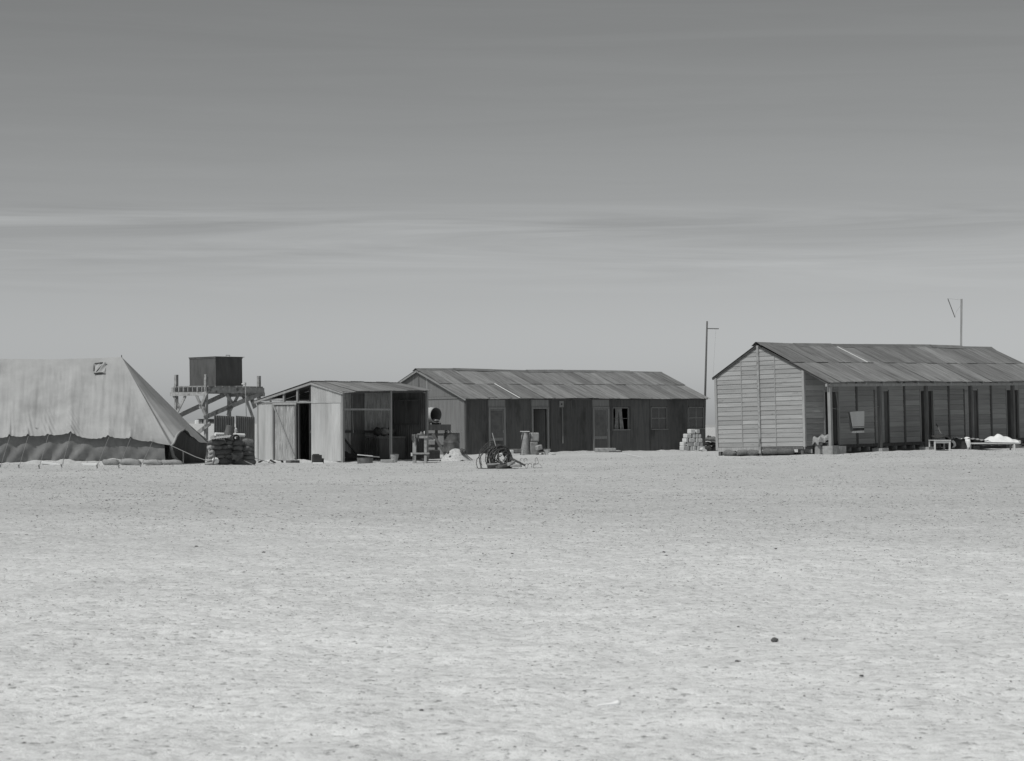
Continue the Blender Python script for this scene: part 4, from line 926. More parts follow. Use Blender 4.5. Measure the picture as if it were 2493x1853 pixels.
boxp(BX, 'case', M_dcloth, -.15, .13, -.12, .12, -.02, .27); boxp(BX, 'foot', M_dcloth, .131, .2, -.1, .1, -.02, .16); boxp(BX, 'lid', M_dcloth, -.13, .05, -.1, .1, .271, .3)
slab('batten', M_paint, gat(t3(840), 74.0) + Vector((0, 0, .015)), (.35, .05, .04), (0, 0, -.1), 'thin white batten on the sand before the black box', 'batten')
for (tx, lb, s_, rz) in ((165, 'dark wood scrap on the sand at the shed left corner', .16, .6), (310, 'dark wood scrap on the sand below the iron door', .22, -.5), (420, 'small upright dark scrap below the iron door', .10, 1.2)):
    slab('wood_scrap', M_dcloth, gat(t3(tx), 75.0) + Vector((0, 0, .05)), (s_, .06, .05), (0, R(25) * (1 if tx > 200 else -1), rz), lb, 'wood scrap', 'wood scraps before the iron shed')
rock('stone', M_paint, gat(t3(255), 75.0) + Vector((0, 0, .04)), (.16, .12, .1), 12, 'pale stone among the wood scraps at the shed left corner', 'stone')
slab('door_step', M_dpost, gat(t3(545), 75.9) + Vector((0, 0, .03)), (.42, .25, .1), (0, 0, R(50)), 'dark timber step below the iron door', 'step')
# inside the shed
def inS(x, y, z=-.05): return MS @ Vector((x, y, z))
rock('sack_heap', M_dcloth, inS(1.25, 1.2, .12), (1.1, .8, .45), 41, 'dark heap of sacks on the floor of the open shed', 'sacks', n=14)
rock('sack_heap', M_grey, inS(.35, .5, .14), (.4, .4, .45), 42, 'pale sack slumped inside the left corner of the open shed', 'sacks', n=14)
rock('timber_pile', M_core, inS(1.9, 1.4, .1), (.9, .5, .3), 43, 'dark litter pile beside the inner brace of the shed', 'litter', n=12)
SBn = empty('shed_bench', tuple(inS(3.35, 1.0)), 'dark cluttered bench inside the right bay of the shed', 'bench', None, .908)
boxp(SBn, 'top', M_dpost, -.75, .7, -.3, .3, .82, .88); boxp(SBn, 'front_board', M_dark, -.75, .7, -.29, -.26, .1, .81)
for x in (-.7, .65):
    for y in (-.25, .25): boxp(SBn, 'leg', M_dpost, x - .04, x + .04, y - .04, y + .04, -.05, .819)
for i, (x, s_) in enumerate(((-.4, .3), (-.05, .38), (.3, .32))):
    rock('rag_bundle', M_grey if i == 1 else M_core, inS(3.3 + x, 1.0, 1.0), (s_, .3, .3), 50 + i, ('left dark rag bundle on the bench inside the shed', 'middle grey rag bundle on the bench inside the shed', 'right dark rag bundle on the bench inside the shed')[i], 'rags', 'rag bundles on the shed bench', n=12)
MBr = MB().tube([inS(.6, .1, 2.2) - inS(.6, .1, 0), inS(.62, .1, 1.5) - inS(.6, .1, 0), inS(.66, .1, .95) - inS(.6, .1, 0)], .012, 5); o = MBr.build('light_flex', M_rope); o.location = inS(.6, .1, 0); tag(o, 'pale flex hanging from the shed roof edge', 'flex')

# ------------------------------------------------------------------ before the dark hut
g1 = gat(z7(1420, 0)[0], 93.2)
CH = empty('tall_churn', tuple(g1), 'tall grey metal churn with white lid standing by the open door', 'churn')
hC = at(*z7(1420, 130), 93.2).z - g1.z
MB().lathe([(0, 0), (.19, 0), (.195, .03), (.165, hC * .55), (.13, hC * .95), (.11, hC), (0, hC)], 22).build('body', M_conc, CH, smooth='auto')
MB().box((0, 0, hC + .02), (.38, .3, .03)).build('lid', M_block, CH); boxp(CH, 'strap', M_dcloth, -.19, -.165, -.06, -.0, .3, .75)
MB().bar((-.20, -.1, .3), (-.06, -.12, hC - .05), .05, .03).build('shadow_bar', M_dcloth, CH)  # dark bar stands in for the triangular shadow on the churn
g2 = gat(z7(1670, 0)[0], 93.4); hb1 = at(*z7(1670, 395), 93.4).z - g2.z; hb2 = at(*z7(1670, 150), 93.4).z - g2.z
slab('fuel_tin', M_conc, g2 + Vector((-.05, 0, hb1 / 2)), (.36, .36, hb1), (0, 0, .3), 'lower dented square tin under the tall square tin', 'tin', 'square tins by the open door')
o = slab('fuel_tin', M_conc, g2 + Vector((0, 0, (hb1 + hb2) / 2 + .005)), (.36, .36, hb2 - hb1), (0, 0, .25), 'upper square tin with rounded shoulders stacked by the open door', 'tin', 'square tins by the open door'); o.modifiers['b'].width = .06; o.modifiers['b'].segments = 3
slab('rusty_box', M_conc, at(*z7(1800, 555), 93.0), (.24, .2, .2), (0, R(-14), .5), 'tilted pale box leaning beside the square tins', 'box')
slab('timber_block', M_dpost, gat(z7(1820, 0)[0], 92.8) + Vector((0, 0, .06)), (.3, .2, .12), (0, R(8), .2), 'dark timber block on the sand below the tilted box', 'block')
bucket(z7(2020, 0)[0], 0, 93.2, .095, .15, .24, M_galv, 'grey bucket on the sand right of the open door')
slab('tray', M_diron, at(*z7(1170, 610), 93.2) + Vector((0, 0, -.05)), (.5, .3, .16), (0, 0, .1), 'dark shallow tray on the sand left of the tall churn', 'tray')
slab('white_block', M_block, at(*z7(1060, 665), 93.0), (.14, .14, .14), (0, 0, .4), 'small white block left of the dark tray', 'block')
cyl_between('tin_can', M_steel, gat(z7(1365, 0)[0], 92.6) + Vector((0, 0, .0)), gat(z7(1365, 0)[0], 92.6) + Vector((0, 0, .2)), .06, 'small shiny tin standing before the tall churn', 'tin')
for i, (x, s_, lb) in enumerate(((2130, .28, 'largest white stone right of the grey bucket'), (2200, .2, 'white stone farthest right of the grey bucket'), (1840, .16, 'flat white stone before the timber block'))):
    rock('stone', M_block, gat(z7(x, 0)[0], 92.6) + Vector((0, 0, .04)), (s_, s_ * .7, s_ * .5), 60 + i, lb, 'stone', 'white stones before the dark hut')
# step at the third door
t5 = lambda x, y: (1250 + x * .22942, 880 + y * .22942)
slab('door_step', M_conc, gat(t5(975, 0)[0], 99.6) + Vector((0, .1, .13)), (.85, .5, .18), (0, 0, .2), 'low concrete step before the shut door with the screen', 'step')
slab('plank', M_dpost, gat(t5(1085, 0)[0], 97.5) + Vector((0, 0, .07)), (.55, .12, .06), (0, 0, .1), 'dark plank on the sand before the concrete step', 'plank')
a, b = gpt(*t5(1140, 985)), gpt(*t5(1380, 1028)); cyl_between('pole', M_paint, a + Vector((0, 0, .04)), b + Vector((0, 0, .02)), .012, 'thin white rod lying on the sand right of the dark plank', 'rod', n=6)
# ------------------------------------------------------------------ pile of pale blocks
z8 = lambda x, y: (1640 + x * .06298, 1030 + y * .06298)
DBk = 99.0; kb = DBk / F * .06298; gB2 = gat(z8(700, 0)[0], 103.0); DBk = gB2.y; kb = DBk / F * .06298
blk = [[(560, 800, 235, 410), (800, 950, 250, 400)], [(400, 650, 415, 580), (665, 780, 420, 575), (785, 890, 420, 575), (895, 1000, 430, 575)], [(385, 510, 590, 740), (530, 780, 585, 740), (790, 890, 590, 745), (895, 1050, 595, 745)], [(285, 420, 735, 885), (430, 700, 740, 895), (705, 940, 745, 890), (945, 1070, 750, 885)], [(245, 580, 885, 1060), (585, 690, 900, 1070), (690, 810, 895, 1065), (825, 1170, 885, 1060)]]
nm = ['top', 'second', 'third', 'fourth', 'bottom']; od = ['first', 'second', 'third', 'fourth']
for r_i, row in enumerate(blk):
    for k, (x0, x1, y0, y1) in enumerate(row):
        ww = (x1 - x0) * kb; hh = (y1 - y0) * kb; yw = R(40)
        c = at(*z8((x0 + x1) / 2, (y0 + y1) / 2), DBk + ((x0 + x1) / 2 - 650) * kb * .8 + random.uniform(-.02, .02))
        slab('stone_block', M_block, c, (ww * (1.0 if k == 0 else 1.24), .26, hh * .98), (0, 0, yw + random.uniform(-.06, .06)), 'pale cut stone block, %s from left in %s course of the block pile' % (od[k], nm[r_i]), 'block', 'blocks in the pile')
for (x0, x1, y0, y1, ry, lb) in ((660, 960, 1060, 1140, R(-8), 'flat pale slab lying before the block pile'), (1010, 1280, 950, 1140, R(32), 'tilted pale block leaning at the right foot of the block pile')):
    slab('loose_block', M_block, at(*z8((x0 + x1) / 2, (y0 + y1) / 2), DBk - .5), ((x1 - x0) * kb * .85, .25, (y1 - y0) * kb * .62), (0, ry, .3), lb, 'block', 'loose blocks by the pile')
# dark sandbag bank between the huts
gx2 = 104.0
k_ = 0
for (x0, x1, y0, y1, lb) in ((1225, 1480, 560, 690, 'upper left sandbag of the dark bank between the huts'), (1380, 1740, 540, 720, 'upper right sandbag of the dark bank between the huts'), (1230, 1420, 730, 860, 'middle left sandbag of the dark bank between the huts'), (1400, 1740, 740, 880, 'middle right sandbag of the dark bank between the huts'), (1230, 1480, 870, 1110, 'lower left sandbag of the dark bank between the huts'), (1440, 1790, 880, 1110, 'lower right sandbag of the dark bank between the huts')):
    kk = gx2 / F * .06298; up_ = k_ < 2; k_ += 1
    o = bag(at(*z8((x0 + x1) / 2, (y0 + y1) / 2), gx2 + (0 if up_ else .2)), ((x1 - x0) * kk * 1.08, .6, (y1 - y0) * kk * 1.05), (0, 0, .1), lb, 'sandbags of the dark bank')
    if not up_: o.data = o.data.copy(); o.data.materials[0] = M_dcloth
rock('stone', M_stone, at(*z8(1330, 540), gx2), (.14, .1, .16), 71, 'pointed dark stone on top of the sandbag bank between the huts', 'stone', rot=(0, R(30), 0))
slab('wood_scrap', M_dpost, at(*z8(1440, 540), gx2), (.14, .08, .06), (0, R(35), 0), 'dark wood scrap on top of the sandbag bank between the huts', 'wood scrap')

# ================================================================== barbed wire coil
gW = gpt(1222, 1141); DW = gW.y; kW = DW / F
WC = empty('barbed_wire_coil', tuple(gW), 'large rusty coil of barbed wire lying on the sand', 'wire coil')
axw = Vector((.62, -.78, .10)).normalized(); u1 = axw.cross(Vector((0, 0, 1))).normalized(); u2 = u1.cross(axw)
def wl(px, py, dd=0): return at(px, py, DW + dd) - gW
ctr = wl(1214, 1120, .35)
m = MB(); pts = []; turns = 34; tot = turns * 26
for i in range(tot):
    t = i / 26; r_ = .12 + .27 * (t / turns) ** .8 + .03 * math.sin(t * 9) + .05 * random.random(); off = axw * (.16 * (1 - t / turns) + .10 * math.sin(t * 2.3))
    c = ctr + off; a = 2 * math.pi * t; p = c + (u1 * math.cos(a) + u2 * math.sin(a)) * r_; p.z = max(p.z, .01); pts.append(p)
m.tube(pts, .012, 5); m.build('wound_wire', M_wire, WC, smooth=True)
mb = MB()
for i in range(0, tot, 3):
    p = pts[i]; q = Vector((random.uniform(-1, 1), random.uniform(-1, 1), random.uniform(-1, 1))).normalized() * .035; mb.bar(p - q, p + q, .008)
o = mb.build('barbs', M_wire, WC); o['kind'] = 'stuff'
for (cx, cy, r_, a0, a1, dd) in ((1205, 1128, .55, -15, 165, .2), (1202, 1125, .44, -20, 190, .1), (1208, 1122, .36, -10, 200, .15), (1195, 1128, .38, 60, 330, .05), (1200, 1118, .47, 20, 215, .3), (1180, 1130, .28, 100, 340, -.1)):
    c = wl(cx, cy, dd); P = []
    for i in range(41):
        a = R(a0 + (a1 - a0) * i / 40); p = c + (u1 * -math.cos(a) + u2 * math.sin(a)) * r_ * (1 + .04 * math.sin(5 * a)); p.z = max(p.z, .01); P.append(p)
    mm = MB().tube(P, .009, 5)
    for i in range(0, 41, 4):
        q = Vector((random.uniform(-1, 1), random.uniform(-1, 1), random.uniform(-1, 1))).normalized() * .03; mm.bar(P[i] - q, P[i] + q, .008)
    mm.build('loose_turn', M_wire, WC, smooth=False)
a, b = wl(*z7(540, 160), .3), wl(*z7(665, 620), .2); o = MB().bar(Vector((0, 0, 0)), a - b, .018).build('picket', M_lsack, loc=tuple(gW + b)); tag(o, 'thin pale picket leaning out of the wire coil', 'picket')
deb = [((390, 1010), (860, 1000), .03, .05, M_tower, 'grey plank under the front of the wire coil'), ((420, 1120), (680, 1040), .05, .07, M_dcloth, 'dark broken board at the left foot of the wire coil'), ((640, 1110), (1000, 1020), .05, .07, M_dpost, 'brown broken board at the foot of the wire coil'), ((830, 930), (950, 740), .035, .05, M_post, 'pale stick slanting across the wire coil'), ((940, 760), (1010, 790), .06, .08, M_dcloth, 'black scrap on the top right of the wire coil'), ((950, 1010), (1150, 940), .05, .08, M_post, 'splintered pale batten right of the wire coil'), ((1020, 830), (1430, 1040), .03, .05, M_wire, 'twisted dark rod trailing right from the wire coil'), ((1010, 1040), (1330, 1050), .05, .07, M_tower, 'grey weathered stick lying right of the wire coil'), ((730, 920), (840, 1000), .04, .06, M_dpost, 'short dark board end inside the wire coil')]
for i, (p0, p1, tk, wd_, mt, lb) in enumerate(deb):
    a, b = wl(*z7(*p0), -.12 - .02 * (i % 3)), wl(*z7(*p1), -.1)
    a.z, b.z = max(a.z, .03), max(b.z, .03)
    mm = MB().bar(Vector((0, 0, 0)), b - a, tk, wd_)
    mm.v = [tuple(Vector(v) + Vector((random.uniform(-.015, .015) for _ in range(3)))) for v in mm.v]
    tag(mm.build('debris_board' if 'rod' not in lb else 'twisted_rod', mt, loc=tuple(gW + a)), lb, 'debris', 'debris round the wire coil')
slab('paper_scrap', M_white, gW + wl(*z7(770, 730), -.05), (.09, .02, .05), (R(30), R(-10), 0), 'white paper scrap caught in the wire coil', 'paper')
slab('paper_scrap', M_white, gpt(*z7(360, 1108)) + Vector((0, 0, .01)), (.06, .04, .02), (0, 0, .4), 'white paper scrap on the sand left of the wire coil', 'paper')
# loose loops to the right
LWp = gpt(*z7(1600, 1120)); LW = empty('loose_wire', tuple(LWp), 'loose loops of thin wire on the sand right of the coil', 'wire')
for (x, y, rx_, ry_, a0, a1) in ((1440, 930, 45, 75, 0, 200), (1330, 960, 30, 110, 60, 290), (1470, 1060, 45, 65, 0, 330), (1560, 1050, 50, 60, -60, 200), (1735, 950, 40, 110, -40, 230), (1760, 1080, 110, 80, -120, 170), (1680, 1080, 35, 90, 30, 300)):
    P = []
    for i in range(25):
        a = R(a0 + (a1 - a0) * i / 24); p = at(*z7(x + rx_ * math.cos(a), y - ry_ * math.sin(a)), LWp.y + .25 * math.sin(a + x)) - LWp; p.z = max(p.z, .008); P.append(p)
    MB().tube([q + Vector((random.uniform(-.02, .02), random.uniform(-.02, .02), random.uniform(0, .02))) for q in P], .0045, 4).build('wire_loop', M_wire, LW)

# ================================================================== sand drifted against the walls
def drift(pts, wid, hgt, seed, label):
    m = MB(); n = 90; L_ = len(pts) - 1; r_ = 0; dirv = (Vector(pts[-1]) - Vector(pts[0])); nrm_ = Vector((dirv.y, -dirv.x, 0)).normalized()
    for i in range(n + 1):
        t = i / n * L_; k = min(int(t), L_ - 1); p = Vector(pts[k]).lerp(Vector(pts[k + 1]), t - k)
        a_ = .35 + .9 * max(0, .5 + float(vnoise(np.array(i / 6.0), np.array(seed * 3.3), seed)) + .4 * float(vnoise(np.array(i / 2.1), np.array(seed * 1.3), seed + 2))); a_ *= min(1, 6 * (.5 - abs(i / n - .5)))
        for j in range(7):
            v = j / 6; q = p + nrm_ * (wid * v * (.6 + .5 * a_) - .1); q.z = Gf(q.x, q.y) + hgt * a_ * (1 - v) ** 1.4 - .03 * v + .012 * float(vnoise(np.array(q.x * 5), np.array(q.y * 5), 4)); m.v.append(tuple(q))
    for i in range(n):
        for j in range(6): a = i * 7 + j; m.f.append((a, a + 7, a + 8, a + 1))
    return tag(m.build('sand_drift', M_sand, smooth=True), label, kind='structure')
w_ = lambda M, x, y: tuple(M @ Vector((x, y, 0)))
drift([w_(MM, -.1, -.02), w_(MM, mL * .5, -.02), w_(MM, mL + .2, -.02)], .8, .13, 3, 'sand drifted along the dark hut')
drift([w_(MS, .1, -.05), w_(MS, sL, -.05)], .6, .07, 5, 'sand drifted along the open shed front')
drift([w_(MS, -.06, sW), w_(MS, -.06, 0)], .5, .08, 6, 'sand drifted along the shed end wall')
drift([tuple(gat(-40, 72.2)), tuple(gat(200, 72.2)), tuple(gat(440, 72.3))], 1.0, .16, 7, 'sand banked against the tent wall')
drift([w_(MR, .3, -rP - .2), w_(MR, 7, -rP - .2), w_(MR, rL, -rP - .2)], .7, .04, 9, 'sand drifted along the porch')

# ================================================================== poles
def pole_thing(pxb, px, py, d, r_, label):
    g_ = gat(pxb, d); t_ = at(px, py, d) - g_; P_ = empty('pole', tuple(g_), label, 'pole'); return P_, g_, t_
P1, g_, t_ = pole_thing(1713, 1721.5, 782, 112, .04, 'dark mast with short crossarm rising behind the dark hut')
MB().tube([(0, 0, -.3), tuple(t_ * .5), tuple(t_)], [.06, .05, .04], 8).build('mast', M_dpost, P1, smooth=True)
a, b = at(1720, 800, 112) - g_, at(1750, 800.5, 112) - g_; MB().bar(a, b, .045).build('crossarm', M_dpost, P1)
MB().tube([at(1743, 801, 112) - g_, at(1740, 850, 112) - g_, at(1736, 920, 112) - g_], .003, 4).build('stay_wire', M_wire, P1)
P2, g_, t_ = pole_thing(2337, 2341, 728, 96, .05, 'grey square mast with dangling stick behind the boarded hut')
MB().bar((0, 0, -.3), tuple(t_), .075).build('mast', M_post, P2); 
dn = at(2322, 760, 96) - g_
a, b = at(2307.5, 727, 96) - g_, at(2325, 773, 96) - g_; MB().bar(a, b, .03).build('dangling_stick', M_dpost, P2)
MB().tube([a, at(2338, 730, 96) - g_], .003, 4).build('stay_wire', M_wire, P2); MB().tube([b, at(2329, 757, 96) - g_, at(2338, 745, 96) - g_], .003, 4).build('stay_wire', M_wire, P2)

# ================================================================== by the boarded hut
# sandbags tucked under its end wall
t6 = lambda x, y: (1640 + x * .2421, 740 + y * .2421)
for i, (x0, x1, y0, y1) in enumerate(((498, 632, 1483, 1532), (640, 758, 1478, 1525), (745, 865, 1478, 1528), (898, 1055, 1466, 1520), (1055, 1208, 1464, 1518))):
    c = onplane(MR, *t6((x0 + x1) / 2, (y0 + y1) / 2), 0, -.02) + Vector((0, 0, .025)); d = (MR @ c).y; k = d / F * .2421
    dirv = MR.to_3x3() @ Vector((0, -1, 0)); ww = (x1 - x0) * k / abs(dirv.x)
    bag(MR @ c, (ww * .96, .26, (y1 - y0) * k * 1.15), (0, 0, math.atan2(dirv.y, dirv.x)), '%s sandbag from the left under the end wall of the boarded hut' % ('first', 'second', 'third', 'fourth', 'fifth')[i], 'sandbags under the boarded hut')
for (tx, w_, lb) in ((1280, .42, 'flat pale slab on the sand right of the hut end sandbags'), (1400, .3, 'smaller pale slab on the sand near the cloth stool')):
    slab('slab', M_block, gpt(*t6(tx, 1508)) + Vector((0, 0, .02)), (w_, .2, .06), (0, 0, .1), lb, 'slab', 'slabs by the hut corner')
# stool with cloths next to the first post
z3 = lambda x, y: (1960 + x * .12146, 1020 + y * .12146)
gs = gpt(*z3(330, 705)); ds = gs.y; ks = ds / F * .12146
ST = empty('box_stool', tuple(gs), 'upright wooden box stool beside the first porch post', 'stool', None, .4)
hs = at(*z3(330, 480), ds).z - gs.z
boxp(ST, 'side', M_post, -.16, -.13, -.16, .16, -.02, hs); boxp(ST, 'side', M_post, .13, .16, -.16, .16, -.02, hs); boxp(ST, 'front', M_tower, -.129, .129, -.15, -.12, .02, hs * .7); boxp(ST, 'seat', M_post, -.18, .18, -.18, .18, hs + .001, hs + .03)
m = MB(); n = 20; 
for i in range(n + 1):
    for j in range(n + 1):
        s_, t = i / n * 2 - 1, j / n * 2 - 1; x, y = s_ * .30, t * .26; e_ = max(abs(x) - .2, abs(y) - .18, 0)
        m.v.append((x if abs(x) < .22 else math.copysign(.22 + e_ * .25, x), y if abs(y) < .2 else math.copysign(.2 + e_ * .25, y), hs + .17 - e_ * 1.9 + .05 * math.sin(x * 21 + 2) * math.cos(y * 17) + (.06 if x > 0 else 0)))
for i in range(n):
    for j in range(n): a = i * (n + 1) + j; m.f.append((a, a + n + 1, a + n + 2, a + 1))
o = m.build('cloth_heap', M_lsack, smooth=True); o.location = gs; o.rotation_euler = (0, 0, .4); tag(o, 'crumpled pale cloths heaped on the box stool', 'cloth')
m2 = rock('cloth_bundle', M_grey, gs + Vector((0, 0, hs + .1)), (.34, .3, .18), 91, 'grey bundle under the pale cloths on the box stool', 'cloth')
# washing line and towel
t7 = lambda x, y: (1960 + x * .23977, 780 + y * .23977)
pa = MR @ Vector((posts_x[0] + .06, -rP + .1, onplane(MR, *t7(262, 890), 1, -rP + .1).z)); pb = MR @ Vector((posts_x[1], -rP + .1, onplane(MR, *t7(720, 870), 1, -rP + .1).z))
lowp = MR @ onplane(MR, *t7(450, 925), 1, -rP + .1); low2 = MR @ onplane(MR, *t7(595, 918), 1, -rP + .1)
CLn = empty('washing_line', tuple(pa), 'thin washing line strung between the first two porch posts', 'line')
MB().tube([Vector((0, 0, 0)), lowp - pa, low2 - pa, pb - pa], .008, 5).build('cord', M_rope, CLn)
pc = MR @ Vector((.2, -rP + .02, z_e - .02)); pd = MR @ onplane(MR, *t7(338, 885), 1, -rP + .1); MB().tube([pc - pa, pd - pa], .007, 5).build('prop_cord', M_rope, CLn); MB().tube([pd - pa, lowp.lerp(pa, .6) - pa], .006, 4).build('prop_cord', M_rope, CLn)
TWL = empty('towel', tuple(lowp), 'grey towel with dark striped hem hanging on the washing line', 'towel')
def towel_part(name, mat, v0, v1, dx=0.0, off=0.0):
    m = MB(); n = 18; tl, tr, br, bl = [(MR @ onplane(MR, *t7(x, y), 1, -rP + .1)) - lowp for x, y in ((448, 930), (595, 920), (598, 1135), (478, 1140))]
    fr = Vector((MR.to_3x3() @ Vector((0, -1, 0))))
    for j in range(9):
        v = v0 + (v1 - v0) * j / 8
        for i in range(n + 1):
            s_ = i / n; p = tl.lerp(tr, s_).lerp(bl.lerp(br, s_), v); m.v.append(tuple(p + fr * (.012 + off + (.018 + .02 * v) * math.sin(s_ * 8 + .6 + v))))
    for j in range(8):
        for i in range(n): a = j * (n + 1) + i; m.f.append((a, a + 1, a + n + 2, a + n + 1))
    return m.build(name, mat, TWL, smooth=True)
towel_part('cloth', M_towel, 0, .95); towel_part('stripe', M_dcloth, .72, .745, off=.004); towel_part('stripe', M_dcloth, .785, .92, off=.004)
m = MB()
tl, tr, br, bl = [(MR @ onplane(MR, *t7(x, y), 1, -rP + .1)) - lowp for x, y in ((448, 930), (595, 920), (598, 1135), (478, 1140))]
for i in range(34):
    s_ = i / 33; p = tl.lerp(tr, s_).lerp(bl.lerp(br, s_), .945); m.bar(p, p + Vector((random.uniform(-.01, .01), 0, -.055)), .009)
o = m.build('fringe', M_white, TWL); o['kind'] = 'stuff'
fr = MR.to_3x3() @ Vector((0, -1, 0))
m = MB(); fold = [(MR @ onplane(MR, *t7(x, y), 1, -rP + .1)) - lowp - fr * .05 for x, y in ((446, 930), (500, 930), (505, 1135), (470, 1125))]; m.add(fold + [p - fr * .01 for p in fold], [(0, 1, 2, 3), (7, 6, 5, 4), (0, 3, 7, 4)]); m.build('back_fold', M_grey, TWL)
# table, bed and bedding
z4 = lambda x, y: (2220 + x * .1228, 1020 + y * .1228)
gt = gat(z4(600, 0)[0], 77.6); dt = gt.y; kt = dt / F * .1228
TB = empty('small_table', tuple(gt), 'small pale wooden table in the sun before the porch', 'table', None, .15)
w2 = (770 - 440) * kt / 2; zt_ = at(*z4(600, 415), dt).z - gt.z
boxp(TB, 'top', M_block, -w2 - .02, w2 + .02, -.05, .62, zt_ - .03, zt_)
boxp(TB, 'apron', M_block, -w2 + .03, w2 - .03, -.02, .0, zt_ - .11, zt_ - .031)
for x in (-w2 + .02, w2 - .02):
    for y in (-.01, .56): boxp(TB, 'leg', M_block, x - .025, x + .025, y - .025, y + .025, -.05, zt_ - .031)
m = MB(); n = 16
for i in range(n + 1):
    for j in range(7):
        s_, t = i / n, j / 6; m.v.append((-w2 * .72 + s_ * w2 * 1.75 + (.1 * max(0, s_ - .8)), .0 + t * .5, zt_ + .02 + .055 * math.sin(s_ * 3.1) * (1 - .3 * math.sin(s_ * 6)) + .07 * (t) - .6 * max(0, s_ - .86)))
for i in range(n):
    for j in range(6): a = i * 7 + j; m.f.append((a, a + 7, a + 8, a + 1))
o = m.build('folded_blanket', M_dcloth, smooth=True); so = o.modifiers.new('s', 'SOLIDIFY'); so.thickness = .05; so.offset = 1; o.location = gt; o.rotation_euler = (0, 0, .15); tag(o, 'dark folded blanket on the small pale table', 'blanket')
a, b = at(*z4(485, 100), dt + 1.2), at(*z4(605, 345), dt + .4); cyl_between('stick', M_dpost, b, a, .02, 'thin dark stick leaning up from the small table', 'stick', n=6)
gb = gat(z4(1700, 0)[0], 79.6); db = gb.y; kb2 = db / F * .1228
BD = empty('camp_bed', tuple(gb), 'low wooden camp bed in the sun before the porch', 'bed')
xb0, xb1 = (1130 - 1700) * kb2, (2130 - 1700) * kb2; zbed = at(*z4(1700, 470), db).z - gb.z
for y in (.0, .62): boxp(BD, 'side_rail', M_block, xb0, xb1, y - .02, y + .02, zbed - .05, zbed)
for x in (xb0 + .05, (2030 - 1700) * kb2):
    for y in (.0, .62): boxp(BD, 'leg', M_block, x - .025, x + .025, y - .024, y + .024, -.05, zbed - .051 if y == 0 else zbed - .052)
barp(BD, 'leg', M_dpost, (xb1 - .02, .64, -.05), (xb1 - .02, .64, zbed + .06), .03); boxp(BD, 'end_rail', M_block, xb1 + .001, xb1 + .04, -.02, .64, zbed - .04, zbed + .08); boxp(BD, 'canvas', M_lsack, xb0 + .02, xb1 - .02, .021, .6, zbed - .03, zbed - .015)
def cloth_mesh(name, mat, x0, x1, hfun, label, cat, d0=-.04, d1=.6, n=44, mrows=12, hang=0.0):
    m = MB()
    for i in range(n + 1):
        s_ = i / n; x = x0 + (x1 - x0) * s_
        for j in range(mrows + 1):
            t = j / mrows; y = d0 + (d1 - d0) * t; h = hfun(s_, t)
            m.v.append((x, y, h))
    for i in range(n):
        for j in range(mrows): a = i * (mrows + 1) + j; m.f.append((a, a + mrows + 1, a + mrows + 2, a + 1))
    o = m.build(name, mat, smooth=True); o.location = gb; return tag(o, label, cat)
mz = lambda y: at(*z4(1700, y), db).z - gb.z
def bump_sheet(s_, t):
    prof = np.interp(s_, [0, .08, .2, .3, .42, .55, .75, 1], [mz(430), mz(385), mz(357), mz(345), mz(300), mz(325), mz(370), mz(430)])
    edge = math.sin(min(1, t * 1.15) * math.pi) ** .55 if t < .87 else math.sin(max(0, (1 - t)) * 3) * .6
    base_ = zbed + .0 + .02 * (1 - s_)
    return base_ + (prof - base_) * max(.0, edge) + .018 * math.sin(s_ * 25 + t * 6) * edge
cloth_mesh('white_sheet', M_white, (1440 - 1700) * kb2, (2120 - 1700) * kb2, bump_sheet, 'bright white sheet heaped over the right half of the camp bed', 'sheet')
def matt(s_, t):
    prof = np.interp(s_, [0, .1, .35, .7, 1], [mz(415), mz(395), mz(400), mz(425), mz(445)]); return zbed + .02 + (prof - zbed) * math.sin(min(1, .12 + t * .8) * math.pi) ** .4 + .012 * math.sin(s_ * 31) + .01 * math.sin(t * 12 + s_ * 9)
cloth_mesh('mattress', M_lsack, (1140 - 1700) * kb2, (1560 - 1700) * kb2, matt, 'pale crumpled mattress on the left half of the camp bed', 'mattress')
# dark blanket and shirts hanging over a box between table and bed
x0b, x1b = (770 - 1700) * kb2, (1140 - 1700) * kb2
BX2 = empty('crate', tuple(gb + Vector(((x0b + x1b) / 2, .1, 0))), 'dark covered crate between the small table and the camp bed', 'crate'); hw = (x1b - x0b) / 2; zc = mz(420)
boxp(BX2, 'side', M_dcloth, -hw + .02, -hw + .05, -.1, .4, -.03, zc); boxp(BX2, 'side', M_dcloth, hw - .05, hw - .02, -.1, .4, -.03, zc); boxp(BX2, 'front', M_dcloth, -hw + .051, hw - .051, -.1, -.07, -.03, zc); boxp(BX2, 'top', M_dcloth, -hw, hw, -.12, .42, zc + .001, zc + .03)
def shirt(s_, t): return zc + .035 + (mz(385) - mz(420)) * (.6 + .4 * math.sin(s_ * 9)) * math.sin(min(1, t + .1) * math.pi) ** .5 + .02 * math.sin(s_ * 14 + t * 8)
cloth_mesh('white_shirt', M_white, (840 - 1700) * kb2, (1150 - 1700) * kb2, shirt, 'white shirt spread on the dark crate', 'shirt', d0=-.05, d1=.45, n=26)
def hang(name, xs_, label, mat=M_white):
    m = MB(); n = len(xs_)
    for (x, y, wd_) in xs_:
        p = at(*z4(x, y), db - .08) - gb
        for i in range(7): m.v.append((p.x + (i / 6 - .5) * wd_ * kb2, p.y + .02 * math.sin(i * 2.1 + y * .02) - .03, p.z))
    for j in range(n - 1):
        for i in range(6): a = j * 7 + i; m.f.append((a, a + 1, a + 8, a + 7))
    o = m.build(name, mat, smooth=True); o.location = gb; so = o.modifiers.new('s', 'SOLIDIFY'); so.thickness = .012; return tag(o, label, 'cloth')
